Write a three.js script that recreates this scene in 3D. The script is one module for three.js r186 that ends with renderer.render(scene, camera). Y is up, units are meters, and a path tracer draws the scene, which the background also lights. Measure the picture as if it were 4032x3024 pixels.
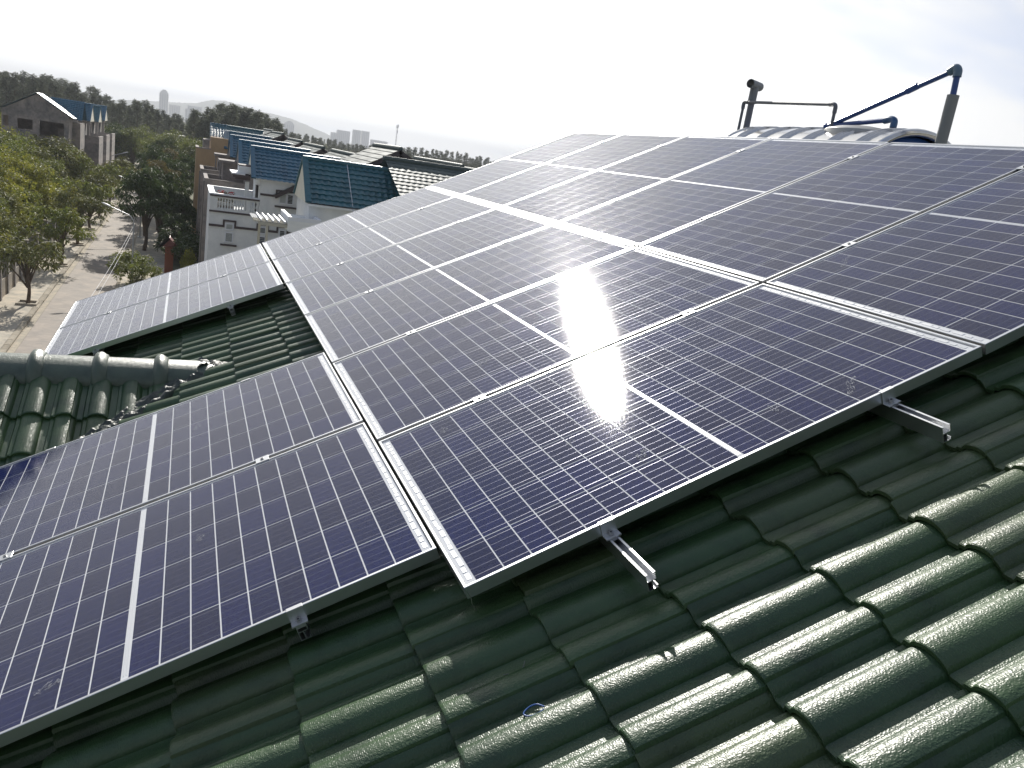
import * as THREE from 'three';
import { mergeGeometries, toCreasedNormals, mergeVertices } from 'three/addons/utils/BufferGeometryUtils.js';

// ───────────────────────── camera, sky, sun, exposure ─────────────────────────
const scene = new THREE.Scene();
const camera = new THREE.PerspectiveCamera(49.82, 4 / 3, 0.05, 20000);
camera.position.set(0, 12, 0);
camera.up.set(-0.04544, 0.95693, -0.28675);
camera.lookAt(0.37582, 12 - 0.24959, -0.89245);
scene.add(camera);

const SUN = new THREE.Vector3(0.1450, 0.4800, -0.8700).normalize();
const sun = new THREE.DirectionalLight(new THREE.Color(1.0, 0.955, 0.88), 4.6);
sun.position.copy(SUN).multiplyScalar(200).add(new THREE.Vector3(0, 8, -40));
sun.target.position.set(0, 8, -40);
sun.castShadow = true;
sun.shadow.radius = 1;
sun.shadow.mapSize.set(4096, 4096);
Object.assign(sun.shadow.camera, { left: -90, right: 90, top: 110, bottom: -110, near: 1, far: 500 });
scene.add(sun, sun.target);

const renderer = new THREE.WebGLRenderer({ antialias: true });
renderer.toneMapping = THREE.LinearToneMapping;
renderer.toneMappingExposure = 1.5;
renderer.shadowMap.enabled = true;

function mulberry(a) { return () => { a |= 0; a = a + 0x6D2B79F5 | 0; let t = Math.imul(a ^ a >>> 15, 1 | a); t = t + Math.imul(t ^ t >>> 7, 61 | t) ^ t; return ((t ^ t >>> 14) >>> 0) / 4294967296; }; }
const clamp = (x, a, b) => Math.min(b, Math.max(a, x)), lerp = (a, b, t) => a + (b - a) * t, smooth = (a, b, x) => { const t = clamp((x - a) / (b - a), 0, 1); return t * t * (3 - 2 * t); };
// value noise, periodic in px, py cells
function makeNoise(seed) {
  const r = mulberry(seed), T = new Float32Array(65536); for (let i = 0; i < 65536; i++) T[i] = r();
  const at = (x, y) => T[((y & 255) << 8) | (x & 255)];
  return (x, y, px = 256, py = 256) => {
    const xi = Math.floor(x), yi = Math.floor(y), fx = x - xi, fy = y - yi, u = fx * fx * (3 - 2 * fx), v = fy * fy * (3 - 2 * fy);
    const m = (a, p) => ((a % p) + p) % p, x0 = m(xi, px), x1 = m(xi + 1, px), y0 = m(yi, py), y1 = m(yi + 1, py);
    return lerp(lerp(at(x0, y0), at(x1, y0), u), lerp(at(x0, y1), at(x1, y1), u), v);
  };
}
const N1 = makeNoise(11), N2 = makeNoise(29), N3 = makeNoise(53);
function fbm(n, x, y, p, oct = 4) { let s = 0, a = 0.5, t = 0; for (let o = 0; o < oct; o++) { s += a * n(x, y, p, p); t += a; x *= 2; y *= 2; p *= 2; a *= 0.5; } return s / t; }

{ // the sky: hazy air, bright round the sun, thin streaked cloud
  const W = 2048, H = 1024, d = new Float32Array(W * H * 4);
  for (let j = 0; j < H; j++) {
    const el = ((j + 0.5) / H - 0.5) * Math.PI, y = Math.sin(el), c = Math.cos(el);
    for (let i = 0; i < W; i++) {
      const az = ((i + 0.5) / W - 0.5) * 2 * Math.PI, x = Math.cos(az) * c, z = Math.sin(az) * c;
      const g = Math.acos(clamp(x * SUN.x + y * SUN.y + z * SUN.z, -1, 1)), up = Math.max(y, 0);
      const hz = Math.exp(-up * 3.8), glow = (0.27 + 0.98 * hz) * Math.exp(-g * g / 0.60) + 0.18 * Math.exp(-g / 0.16);
      let r = lerp(0.085, 0.27, hz), gr = lerp(0.14, 0.32, hz), b = lerp(0.27, 0.41, hz);
      r += glow * 1.02; gr += glow; b += glow * 0.97;
      const k = 1 / (up + 0.13), px = x * k, pz = z * k;
      const n = fbm(N1, px * 1.1 + 40, pz * 2.6 + 40, 256, 5), n2 = fbm(N2, px * 3.1 + 20 + n * 2, pz * 6.0 + 60, 256, 4);
      const cov = smooth(0.34, 0.64, n * 0.7 + n2 * 0.3 + 0.16 * Math.exp(-g * g / 0.4)) * 0.92;
      const cl = 0.26 + 0.12 * hz + glow * 1.12;
      r = lerp(r, cl, cov); gr = lerp(gr, cl * 1.0, cov); b = lerp(b, cl * 0.99, cov);
      if (y < 0) { r = 0.5; gr = 0.5; b = 0.48; }
      const o = (j * W + i) * 4; d[o] = r; d[o + 1] = gr; d[o + 2] = b; d[o + 3] = 1;
    }
  }
  const t = new THREE.DataTexture(d, W, H, THREE.RGBAFormat, THREE.FloatType);
  t.mapping = THREE.EquirectangularReflectionMapping; t.magFilter = THREE.LinearFilter; t.needsUpdate = true;
  scene.background = t; scene.environment = t;
}
scene.fog = new THREE.FogExp2(new THREE.Color(0.93, 0.96, 1.0), 0.00027);

// ───────────────────────── helpers ─────────────────────────
const used = new Map();
function numbered(n) { const k = used.get(n) || 0; used.set(n, k + 1); return k ? `${n}_${String(k).padStart(3, '0')}` : n; }
const DIM = (o) => { o.traverse?.((m) => { if (m.isMesh) { m.castShadow = true; m.receiveShadow = true; } }); return o; };
function mesh(name, geo, mat, parent) { const m = new THREE.Mesh(geo, mat); m.name = name; m.castShadow = m.receiveShadow = true; parent && parent.add(m); return m; }
function thing(name, label, category, group, pos) { const g = new THREE.Group(); g.name = numbered(name); g.userData = { label, category }; if (group) g.userData.group = group; if (pos) g.position.set(...pos); scene.add(g); return g; }
function solo(name, geo, mat, label, category, group) { const m = mesh(numbered(name), geo, mat, scene); m.userData = { label, category }; if (group) m.userData.group = group; return m; }
function setting(name, geo, mat) { const m = mesh(name, geo, mat, scene); m.userData = { kind: 'structure' }; return m; }
function copyOf(o, label, group) { const c = o.clone(); c.name = numbered(o.name.replace(/_\d{3}$/, '')); c.userData = { ...o.userData }; if (label) c.userData.label = label; if (group) c.userData.group = group; scene.add(c); return c; }
const box = (w, h, d, x = 0, y = 0, z = 0) => new THREE.BoxGeometry(w, h, d).translate(x, y, z);
const span = (x0, x1, y0, y1, z0, z1) => box(Math.abs(x1 - x0), Math.abs(y1 - y0), Math.abs(z1 - z0), (x0 + x1) / 2, (y0 + y1) / 2, (z0 + z1) / 2);
const merge = (a) => mergeGeometries(a.map((g) => g.index ? g.toNonIndexed() : g), false);
function chamferBox(w, h, d, c = 0.002) { // box with chamfered edges
  const s = new THREE.Shape(); const a = w / 2, b = h / 2;
  s.moveTo(-a + c, -b); s.lineTo(a - c, -b); s.lineTo(a, -b + c); s.lineTo(a, b - c); s.lineTo(a - c, b); s.lineTo(-a + c, b); s.lineTo(-a, b - c); s.lineTo(-a, -b + c); s.closePath();
  return new THREE.ExtrudeGeometry(s, { depth: d - 2 * c, bevelEnabled: true, bevelThickness: c, bevelSize: 0, bevelSegments: 1, steps: 1 }).translate(0, 0, -d / 2 + c);
}
function bar(a, b, r, seg = 10, r2 = r) { const A = new THREE.Vector3(...a), B = new THREE.Vector3(...b), L = A.distanceTo(B); const g = new THREE.CylinderGeometry(r2, r, L, seg, 1); g.translate(0, L / 2, 0); g.applyQuaternion(new THREE.Quaternion().setFromUnitVectors(new THREE.Vector3(0, 1, 0), B.clone().sub(A).normalize())); return g.translate(A.x, A.y, A.z); }
function tube(pts, r, seg = 24, rad = 8) { return new THREE.TubeGeometry(new THREE.CatmullRomCurve3(pts.map((p) => new THREE.Vector3(...p))), seg, r, rad); }
function poly(tri) { // flat triangles / quads given as lists of corner points; uv in metres along the larger axes
  const P = [], UV = [];
  for (const f of tri) { const n = f.length; for (let k = 1; k < n - 1; k++) for (const q of [f[0], f[k], f[k + 1]]) P.push(...q); }
  const g = new THREE.BufferGeometry(); g.setAttribute('position', new THREE.Float32BufferAttribute(P, 3)); g.computeVertexNormals();
  const nn = g.attributes.normal; for (let i = 0; i < P.length / 3; i++) { const [x, y, z] = [P[i * 3], P[i * 3 + 1], P[i * 3 + 2]], ax = Math.abs(nn.getX(i)), ay = Math.abs(nn.getY(i)), az = Math.abs(nn.getZ(i)); if (ay >= ax && ay >= az) UV.push(x, z); else if (ax > az) UV.push(z, y); else UV.push(x, y); }
  g.setAttribute('uv', new THREE.Float32BufferAttribute(UV, 2)); return g;
}
function metreUV(g) { // box-project uv in metres
  if (g.index) g = g.toNonIndexed(); const p = g.attributes.position, n = g.attributes.normal, uv = new Float32Array(p.count * 2);
  for (let i = 0; i < p.count; i++) { const ax = Math.abs(n.getX(i)), ay = Math.abs(n.getY(i)), az = Math.abs(n.getZ(i)); let u, v; if (ay >= ax && ay >= az) { u = p.getX(i); v = p.getZ(i); } else if (ax > az) { u = p.getZ(i); v = p.getY(i); } else { u = p.getX(i); v = p.getY(i); } uv[i * 2] = u; uv[i * 2 + 1] = v; }
  g.setAttribute('uv', new THREE.BufferAttribute(uv, 2)); return g;
}
// textures
function dataTex(W, H, fn, srgb, rep = true) {
  const d = new Uint8Array(W * H * 4);
  for (let j = 0; j < H; j++) for (let i = 0; i < W; i++) { const c = fn(i / W, j / H, i, j), o = (j * W + i) * 4; d[o] = Math.round(clamp(c[0], 0, 1) * 255); d[o + 1] = Math.round(clamp(c[1], 0, 1) * 255); d[o + 2] = Math.round(clamp(c[2], 0, 1) * 255); d[o + 3] = 255; }
  const t = new THREE.DataTexture(d, W, H, THREE.RGBAFormat); t.magFilter = THREE.LinearFilter; t.minFilter = THREE.LinearMipmapLinearFilter; t.generateMipmaps = true; if (rep) t.wrapS = t.wrapT = THREE.RepeatWrapping; if (srgb) t.colorSpace = THREE.SRGBColorSpace; t.needsUpdate = true; return t;
}
const toS = (l) => l <= 0.0031308 ? l * 12.92 : 1.055 * Math.pow(l, 1 / 2.4) - 0.055;
function mottled(W, base, amp, cells, seed, tint = [1, 1, 1]) { // stained, grainy colour texture; base is linear
  const n = makeNoise(seed), r = mulberry(seed + 1);
  return dataTex(W, W, (u, v) => { const f = fbm(n, u * cells, v * cells, cells, 5), g = fbm(n, u * cells * 4 + 9, v * cells * 4 + 5, cells * 4, 4), k = 1 + amp * ((f - 0.5) * 1.8 + (g - 0.5) * 0.9) + amp * 0.35 * (r() - 0.5), w = (f - 0.5) * amp; return [toS(base[0] * k * (1 + w * tint[0] * 0.3)), toS(base[1] * k), toS(base[2] * k * (1 - w * tint[2] * 0.3))]; }, true);
}
const rep = (t, x, y = x) => { const c = t.clone(); c.repeat.set(x, y); c.needsUpdate = true; return c; };
const std = (o) => new THREE.MeshStandardMaterial(o), phys = (o) => new THREE.MeshPhysicalMaterial(o);
const lin = (r, g, b) => new THREE.Color().setRGB(r, g, b);

// rolled solar glass: fine dimples whose slopes stay within a couple of degrees
const dimples = (() => { const r = mulberry(4242); return dataTex(512, 512, () => { const a = r() * 6.2832, k = 0.047 * Math.pow(r(), 0.6); return [128 / 255 + 0.34 * k * Math.cos(a), 128 / 255 + 0.5 * k * Math.sin(a), 1]; }, false); })();
// ───────────────────────── materials ─────────────────────────
const pebble = dataTex(512, 512, (u, v) => { const a = N1(u * 56, v * 56, 56, 56), b = N2(u * 110, v * 110, 110, 110), c = N3(u * 18, v * 18, 18, 18); const k = 0.25 * c + 0.5 * Math.pow(1 - Math.abs(2 * a - 1), 1.4) + 0.25 * b; return [k, k, k]; }, false);
const tileStain = mottled(512, [0.95, 0.95, 0.95], 0.42, 6, 71);
const pebbleT = rep(pebble, 4), stainT = rep(tileStain, 1.4);
const tileTints = [[0.031, 0.070, 0.025], [0.039, 0.080, 0.030], [0.027, 0.062, 0.025], [0.047, 0.078, 0.031]];
const tileMats = tileTints.map((c) => phys({ color: lin(...c), map: stainT, roughness: 0.40, bumpMap: pebbleT, bumpScale: 0.00105, specularIntensity: 1 }));
const M = {
  tile: tileMats[0],
  ridge: phys({ color: lin(0.070, 0.095, 0.068), map: stainT, roughness: 0.38, bumpMap: pebbleT, bumpScale: 0.0011 }),
  mortar: phys({ color: lin(0.040, 0.050, 0.042), roughness: 0.5, bumpMap: pebbleT, bumpScale: 0.001 }),
  deck: std({ color: lin(0.12, 0.10, 0.08), roughness: 0.9 }),
  alu: std({ color: lin(0.62, 0.63, 0.64), metalness: 1, roughness: 0.36 }),
  aluMatt: std({ color: lin(0.55, 0.56, 0.57), metalness: 0.9, roughness: 0.42 }),
  steelBolt: std({ color: lin(0.45, 0.45, 0.45), metalness: 1, roughness: 0.3 }),
  backsheet: phys({ color: lin(0.66, 0.67, 0.68), roughness: 0.9, specularIntensity: 0 }),
  ribbon: std({ color: lin(0.7, 0.71, 0.72), metalness: 1, roughness: 0.35 }),
  glass: phys({ color: lin(1, 1, 1), transmission: 1, thickness: 0, roughness: 0.045, ior: 1.33, normalMap: rep(dimples, 5, 3) }),
  black: std({ color: lin(0.02, 0.02, 0.02), roughness: 0.7 }),
  inox: std({ color: lin(0.62, 0.61, 0.59), metalness: 1, roughness: 0.2 }),
  blueCap: std({ color: lin(0.02, 0.08, 0.28), roughness: 0.4 }),
  bluePipe: std({ color: lin(0.02, 0.06, 0.22), roughness: 0.28 }),
  greyPipe: std({ color: lin(0.12, 0.125, 0.14), roughness: 0.4 }),
  paleSleeve: std({ color: lin(0.20, 0.205, 0.20), roughness: 0.5 }),
  blueTie: std({ color: lin(0.02, 0.09, 0.30), roughness: 0.35 }),
};

// ───────────────────────── the roof's frame ─────────────────────────
const TH = 24.754 * Math.PI / 180, UX = new THREE.Vector3(Math.cos(TH), Math.sin(TH), 0), NY = new THREE.Vector3(-Math.sin(TH), Math.cos(TH), 0), O0 = new THREE.Vector3(0.6877, 10.9796, -1.7377);
const BEND = 0.0068; // the old rafters sag a little: the roof and the array bow by this much per metre²
function roofPoint(u, v, n = 0) { return O0.clone().addScaledVector(UX, u).addScaledVector(NY, n + BEND * u * u).add(new THREE.Vector3(0, 0, -v)); }
function onRoof(o, u, v, n = 0) { o.position.copy(roofPoint(u, v, n)); o.rotation.set(0, 0, TH + Math.atan(2 * BEND * u)); return o; }

// ───────────────────────── our tiled house ─────────────────────────
const house = thing('tiled_house', 'house under the camera with glossy dark green roll tiles carrying the solar array', 'house');
const TW = 0.302, GAUGE = 0.310, TLEN = 0.385;
function rollProfile(w) { // height over the pan at w in one roll's pitch: step, shoulder, low barrel, pan
  const p = TW / 2; w = ((w % p) + p) % p;
  if (w < 0.004) return lerp(0.0008, 0.0095, smooth(0, 0.004, w));
  if (w < 0.020) return 0.0095 + 0.001 * (w - 0.004) / 0.016;
  if (w < 0.120) { const t = (w - 0.069) / (w < 0.069 ? 0.049 : 0.051), e = Math.pow(Math.max(0, 1 - t * t), 0.62); return t < 0 ? lerp(0.0105, 0.0345, e) : lerp(0.0008, 0.0345, e); }
  return 0.0008;
}
function tileGeometry(variant) {
  const pts = []; const W0 = -0.054, W1 = TW - 0.054, r = mulberry(900 + variant);
  pts.push([W0, rollProfile(W0) - 0.012, 0]); for (let w = W0; w < -0.004; w += 0.005) pts.push([w, rollProfile(w) - 0.0075, 0]);
  const ws = []; for (let w = 0; w <= W1 + 1e-6; w += 0.0063) ws.push(w);
  for (const k of [0.002, 0.004, 0.0201, 0.1199, 0.1515, 0.153, 0.155, 0.1711]) ws.push(k); ws.sort((a, b) => a - b);
  for (const w of ws) pts.push([w, rollProfile(w), 0]);
  pts.push([W1 + 0.0015, rollProfile(W1) - 0.010, 0]);
  const rise = 0.018, xs = [[0, -0.015], [0.0, -0.0035], [0.0025, -0.0007], [0.007, 0], [TLEN, 0]], P = [], I = [], UV = [];
  for (const [x, dy] of xs) for (const [w, h] of pts) { const wob = 0.0006 * Math.sin(40 * w + variant * 2 + x * 9); P.push(x, h + dy + rise * (1 - x / GAUGE) + wob, w); UV.push(x + variant * 0.37, w + variant * 0.21 + dy); }
  const n = pts.length; for (let a = 0; a < xs.length - 1; a++) for (let b = 0; b < n - 1; b++) { const i = a * n + b; I.push(i, i + 1, i + n, i + 1, i + n + 1, i + n); }
  const g = new THREE.BufferGeometry(); g.setAttribute('position', new THREE.Float32BufferAttribute(P, 3)); g.setAttribute('uv', new THREE.Float32BufferAttribute(UV, 2)); g.setIndex(I);
  return toCreasedNormals(g, 0.75);
}
const tileGeos = [0, 1, 2, 3].map(tileGeometry);
const TN = -0.160; // pan level under the glass plane
const rt = mulberry(5);
{
  const U0 = -1.70, U1 = 3.44, V0 = -4.4, V1 = 6.75;
  const mainRoof = mesh('main_roof', merge([...Array(8)].map((_, k) => { const ua = lerp(U0, U1, k / 8), ub = lerp(U0, U1, (k + 1) / 8), a = roofPoint(ua, V0, TN - 0.02), b = roofPoint(ub, V0, TN - 0.02), c = roofPoint(ub, V0, TN - 0.06), d = roofPoint(ua, V0, TN - 0.06), q = (p, z) => [p.x, p.y, z], z0 = O0.z - V0, z1 = O0.z - V1; return poly([[q(a, z0), q(b, z0), q(b, z1), q(a, z1)], [q(d, z0), q(d, z1), q(c, z1), q(c, z0)], [q(a, z1), q(b, z1), q(c, z1), q(d, z1)], ...(k === 0 ? [[q(a, z0), q(a, z1), q(d, z1), q(d, z0)]] : [])]); })), M.deck, house);
  const hidden = [];
  for (let i = 0; i < 18; i++) for (let j = 0; j < 37; j++) {
    const u = -1.703 + i * GAUGE - 0.012, zz = O0.z + 4.40 - j * TW, v = -(zz - O0.z) ; // tile runs from zz to zz + TW
    const uu = 0.455 + (i - 7) * GAUGE; const vv = -4.252 + j * TW; // butt line, left (camera-far) edge is vv + TW
    if (uu < U0 - 0.05 || uu > U1 - 0.3 || vv > V1 - 0.15) continue;
    const near = vv < 0.2 && vv > -2.4 && uu < 2.9, gap = vv > 1.7 && vv < 4.6 && uu < 0.25;
    const p = roofPoint(uu, vv + TW, TN), ux = p.x, zc = p.z + TW / 2;
    // inside the dormer: no tile
    const yr = 10.57 - 0.404 * Math.abs(zc + 5.05), xm = 0.7463 + (yr - 10.8526) / 0.4611; if (Math.abs(zc + 5.05) < 1.4 && ux + 0.18 < xm - 0.22) continue;
    const k = Math.floor(rt() * 4), rz = TH + Math.atan(2 * BEND * uu) + (rt() - 0.5) * 0.016, ry = (rt() - 0.5) * 0.016, dy = (rt() - 0.5) * 0.004, du = (rt() - 0.5) * 0.012, mk = Math.floor(rt() * 4);
    p.addScaledVector(UX, du).addScaledVector(NY, dy);
    if (near || gap) { const m = mesh('tile', tileGeos[k], tileMats[mk], mainRoof); m.position.copy(p); m.rotation.set(0, ry, rz); }
    else { const g = tileGeos[k].clone(); g.applyMatrix4(new THREE.Matrix4().compose(p, new THREE.Quaternion().setFromEuler(new THREE.Euler(0, ry, rz)), new THREE.Vector3(1, 1, 1))); hidden.push(g); }
  }
  const hm = mesh('tile', merge(hidden), tileMats[1], mainRoof); hm.userData.kind = 'stuff';
  { // crumbs of old mortar caught at the tile butts
    const cr = mulberry(808), bits = [];
    for (let k = 0; k < 130; k++) { const i = Math.floor(cr() * 9) - 2, uu = 0.455 + (i) * GAUGE - 0.002 - cr() * 0.03, jj = Math.floor(cr() * 9), vv = -1.75 + jj * (TW / 2) + 0.018 + (cr() - 0.5) * 0.05, a = 0.002 + 0.005 * cr() * cr(), p = roofPoint(uu, vv - 0.007, TN + 0.001 + 0.002 * cr()); bits.push(new THREE.IcosahedronGeometry(a, 0).scale(1 + cr(), 0.6, 1 + cr()).rotateY(cr() * 6).translate(p.x, p.y, p.z)); }
    const cm = mesh('mortar_crumbs', merge(bits), std({ color: lin(0.26, 0.24, 0.20), roughness: 1 }), mainRoof); cm.userData.kind = 'stuff';
  }
  // ridge caps at the top of the main slope
  const rp = roofPoint(U1, 0, -0.27);
  for (let k = 0; k < 24; k++) { const g = new THREE.CylinderGeometry(0.10, 0.115, 0.46, 14, 1, true, -Math.PI / 2 - 0.3, Math.PI + 0.6).rotateX(-Math.PI / 2); const m = mesh('ridge_tile', g, M.ridge, mainRoof); m.material = M.ridge; m.position.set(rp.x, rp.y, 2.5 - k * 0.46); }
  const back = mesh('back_roof', poly([[[rp.x, rp.y, 2.65], [rp.x + 0.9, rp.y - 0.42, 2.65], [rp.x + 0.9, rp.y - 0.42, -8.5], [rp.x, rp.y, -8.5]]]), M.tile, house);
}
const plaster = mottled(256, [0.62, 0.62, 0.60], 0.12, 5, 131), plasterT = rep(plaster, 0.4), wallBump = rep(pebble, 3);
M.ownWall = std({ color: lin(0.9, 0.9, 0.88), map: plasterT, roughness: 0.9 });
mesh('wall', metreUV(merge([span(-0.62, 9, 0, 9.62, -8.2, 2.4), span(-0.3, 9, 9.62, 9.95, -8.2, 2.4), span(0.9, 9, 9.95, 10.55, -8.2, 2.4), span(2.4, 9, 10.55, 11.2, -8.2, 2.4)])), M.ownWall, house);
mesh('flat_roof', metreUV(span(3.7, 9.4, 11.2, 11.42, -10.2, 2.6)), std({ color: lin(0.4, 0.39, 0.37), map: plasterT, roughness: 0.95 }), house);
mesh('rear_wall', metreUV(span(3.8, 9.2, 0, 11.2, -10, -8.2)), M.ownWall, house);

{ // the dormer: ridge level, running left from the main slope
  const PH = 22 * Math.PI / 180, s = Math.sin(PH), c = Math.cos(PH), YR = 10.57, ZR = -5.05, X0 = -2.7, LEN = 1.62;
  const P = (x, d, side, n = 0) => [x, YR - s * d + c * n, ZR + side * (c * d + s * n)];
  const deck = mesh('dormer_roof', merge([1, -1].map((sd) => poly([[P(X0, 0, sd, -0.03), P(0.35, 0, sd, -0.03), P(-1.3, LEN, sd, -0.03), P(X0, LEN, sd, -0.03)]]))), M.deck, house);
  for (const sd of [1, -1]) for (let i = 0; i < 5; i++) for (let j = 0; j < 11; j++) {
    const butt = 0.47 + i * 0.30 - (sd < 0 ? 0.1 : 0); const x = X0 + 0.03 + j * TW + (sd > 0 ? 0.11 : TW);
    const xv = 0.133 - 0.876 * (butt - 0.25) * c; if (x - (sd > 0 ? 0 : TW) > xv + 0.12 || butt > LEN + 0.1) continue;
    const m = mesh('tile', tileGeos[(i * 3 + j) % 4], tileMats[(i + j * 2) % 4], deck);
    const B = new THREE.Matrix4().makeBasis(new THREE.Vector3(0, s, -c * sd), new THREE.Vector3(0, c, s * sd), new THREE.Vector3(sd, 0, 0)); B.setPosition(...P(x, butt, sd, 0.0)); m.applyMatrix4(B);
  }
  // ridge caps with domed collars
  const prof = [[0, 1], [0.245, 1], [0.246, 1.03], [0.250, 1.10], [0.262, 1.15], [0.274, 1.23], [0.290, 1.26], [0.306, 1.23], [0.316, 1.14], [0.324, 1.0], [0.33, 0.98]];
  const g = (() => { const Pp = [], I = [], UV = [], nA = 18; prof.forEach(([x, k]) => { for (let a = 0; a <= nA; a++) { const t = -1.75 + 3.5 * a / nA; Pp.push(-x, 0.115 * k * Math.cos(t), 0.16 * (k * 0.5 + 0.5) * Math.sin(t)); UV.push(x, t * 0.14); } }); const n = nA + 1; for (let i = 0; i < prof.length - 1; i++) for (let a = 0; a < nA; a++) { const q = i * n + a; I.push(q, q + n, q + 1, q + 1, q + n, q + n + 1); } const G = new THREE.BufferGeometry(); G.setAttribute('position', new THREE.Float32BufferAttribute(Pp, 3)); G.setAttribute('uv', new THREE.Float32BufferAttribute(UV, 2)); G.setIndex(I); G.computeVertexNormals(); return G; })();
  for (let k = 0; k < 10; k++) { const m = mesh('ridge_tile', g, M.ridge, deck); const x = 0.20 - k * 0.316; m.position.set(x, 10.515 - 0.0 - 0.012 * k * 0.316, ZR); m.rotation.z = 0.012; }
  // lumpy sealant along the valleys
  for (const sd of [1, -1]) {
    const nS = 220, nA = 16, Pm = [], Im = [];
    for (let i = 0; i <= nS; i++) { const dz = -0.03 + 1.42 * i / nS, w = 0.050 + 0.030 * fbm(N2, i * 0.11 + 7, 3.3, 256, 3) + 0.025 * smooth(0.3, 0, dz); for (let k = 0; k <= nA; k++) { const a = k / nA * 2 - 1, e = a * w * (1 + 0.3 * (fbm(N3, i * 0.16 + (a > 0 ? 40 : 80), 9.1, 256, 3) - 0.5)); const lump = (fbm(N1, i * 0.22 + 30, k * 0.42 + sd * 9 + 30, 256, 4) - 0.42) * 0.05 + (fbm(N3, i * 0.9 + 10, k * 1.3 + 50, 256, 2) - 0.5) * 0.012; const h = 0.020 * (1 - a * a) + lump * (1 - Math.pow(Math.abs(a), 4)) + Math.abs(e) * 0.26 - 0.03 * Math.pow(Math.abs(a), 6); Pm.push(0.150 - 0.876 * dz + e * 0.752, YR - 0.404 * dz + 0.026 + h, ZR + sd * (dz + e * 0.659)); } }
    for (let i = 0; i < nS; i++) for (let k = 0; k < nA; k++) { const q = i * (nA + 1) + k; if (sd > 0) Im.push(q, q + 1, q + nA + 1, q + 1, q + nA + 2, q + nA + 1); else Im.push(q, q + nA + 1, q + 1, q + 1, q + nA + 1, q + nA + 2); }
    const tg = new THREE.BufferGeometry(); tg.setAttribute('position', new THREE.Float32BufferAttribute(Pm, 3)); tg.setAttribute('uv', new THREE.Float32BufferAttribute(Pm.flatMap((_, i) => i % 3 ? [] : [Pm[i], Pm[i + 2]]), 2)); tg.setIndex(Im); tg.computeVertexNormals(); mesh('mortar_fillet', tg, M.mortar, deck);
  }
  { const lg = new THREE.SphereGeometry(0.068, 48, 32); const p = lg.attributes.position, nn = lg.attributes.normal; for (let i = 0; i < p.count; i++) { const x = p.getX(i), y = p.getY(i), z = p.getZ(i); const k = (fbm(N1, x * 30 + 9, (z + y) * 30 + 9, 256, 4) - 0.45) * 0.07; p.setXYZ(i, (x + nn.getX(i) * k) * 1.25, (y + nn.getY(i) * k) * 0.7, (z + nn.getZ(i) * k)); } lg.computeVertexNormals(); mesh('mortar_lump', lg, M.mortar, deck).position.set(0.245, 10.585, ZR); }
  mesh('dormer_wall', metreUV(merge([span(-2.5, -0.62, 0, 9.75, ZR - 1.3, ZR + 1.3), poly([[[-2.5, 9.75, ZR - 1.3], [-2.5, 9.75, ZR + 1.3], [-2.5, 10.4, ZR]]])])), M.ownWall, house);
}

// ───────────────────────── solar panels ─────────────────────────
const PL = 1.684, PW = 1.048, GV = 0.0252, GU = 0.0294, PV = PW + GV;
const cellTex = [[0.0080, 0.0125, 0.058], [0.0095, 0.0130, 0.050], [0.0070, 0.0115, 0.066]].map((c, k) => { const n = makeNoise(300 + k); return dataTex(64, 256, (u, v, i, j) => { const b = Math.abs(((v * 5) % 1) - 0.5) * (0.163 / 5); if (b < 0.0004) return [0.46, 0.46, 0.49]; const g = 0.82 + 0.36 * n(u * 9, v * 18, 9, 18); return c.map((x) => toS(x * g)); }, true, false); });
const cellMR = dataTex(64, 256, (u, v) => { const b = Math.abs(((v * 5) % 1) - 0.5) * (0.163 / 5) < 0.0004; return [0, b ? 0.34 : 0.55, b ? 1 : 0]; }, false, false);
const cellMats = cellTex.map((t) => phys({ map: t, specularIntensity: 0, roughness: 1, metalness: 1, roughnessMap: cellMR, metalnessMap: cellMR }));
const CW = 0.0754, CH = 0.1642, CG = 0.0044;
const cellGeo = (() => { const g = new THREE.BoxGeometry(CW, 0.0005, CH); return g; })();
const glassGeo = new THREE.PlaneGeometry(PL - 0.02, PW - 0.02).rotateX(-Math.PI / 2);
const frameGeo = (() => {
  const bars = [], a = PL / 2, b = PW / 2, lip = 0.0085, c = 0.0012;
  // mitred lip profile swept round the rectangle: outer wall, chamfer, lip, inner drop
  const prof = [[0, -0.035], [0, -c], [c, 0], [lip - 0.0006, 0], [lip, -0.0006], [lip, -0.006], [0.002, -0.006], [0.002, -0.0335], [0.026, -0.0335], [0.026, -0.035], [0, -0.035]];
  const tris = []; const cor = [[-1, -1], [1, -1], [1, 1], [-1, 1]];
  for (let s = 0; s < 4; s++) { const [ax, az] = cor[s], [bx, bz] = cor[(s + 1) % 4]; for (let k = 0; k < prof.length - 1; k++) { const P = (sx, sz, [d, y]) => [sx * (a - d), y, sz * (b - d)]; tris.push([P(ax, az, prof[k]), P(ax, az, prof[k + 1]), P(bx, bz, prof[k + 1]), P(bx, bz, prof[k])].reverse()); } }
  return poly(tris);
})();
const sheetGeo = box(PL - 0.02, 0.003, PW - 0.02, 0, -0.0075, 0);
const ribbonGeo = (() => { const g = []; const r = mulberry(8); for (const x of [-0.0035, 0.0035]) g.push(box(0.0028, 0.0005, PW - 0.06, x, 0, 0)); return merge(g); })();
const crimpGeo = (() => { const g = []; const r = mulberry(9); let z = -PW / 2 + 0.03; while (z < PW / 2 - 0.04) { const l = 0.012 + r() * 0.03; g.push(box(0.009 + 0.003 * r(), 0.0006 + r() * 0.0012, l, (r() - 0.5) * 0.003, 0, z + l / 2).rotateZ((r() - 0.5) * 0.08)); z += l + 0.004 + r() * 0.008; } return merge(g); })();
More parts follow.
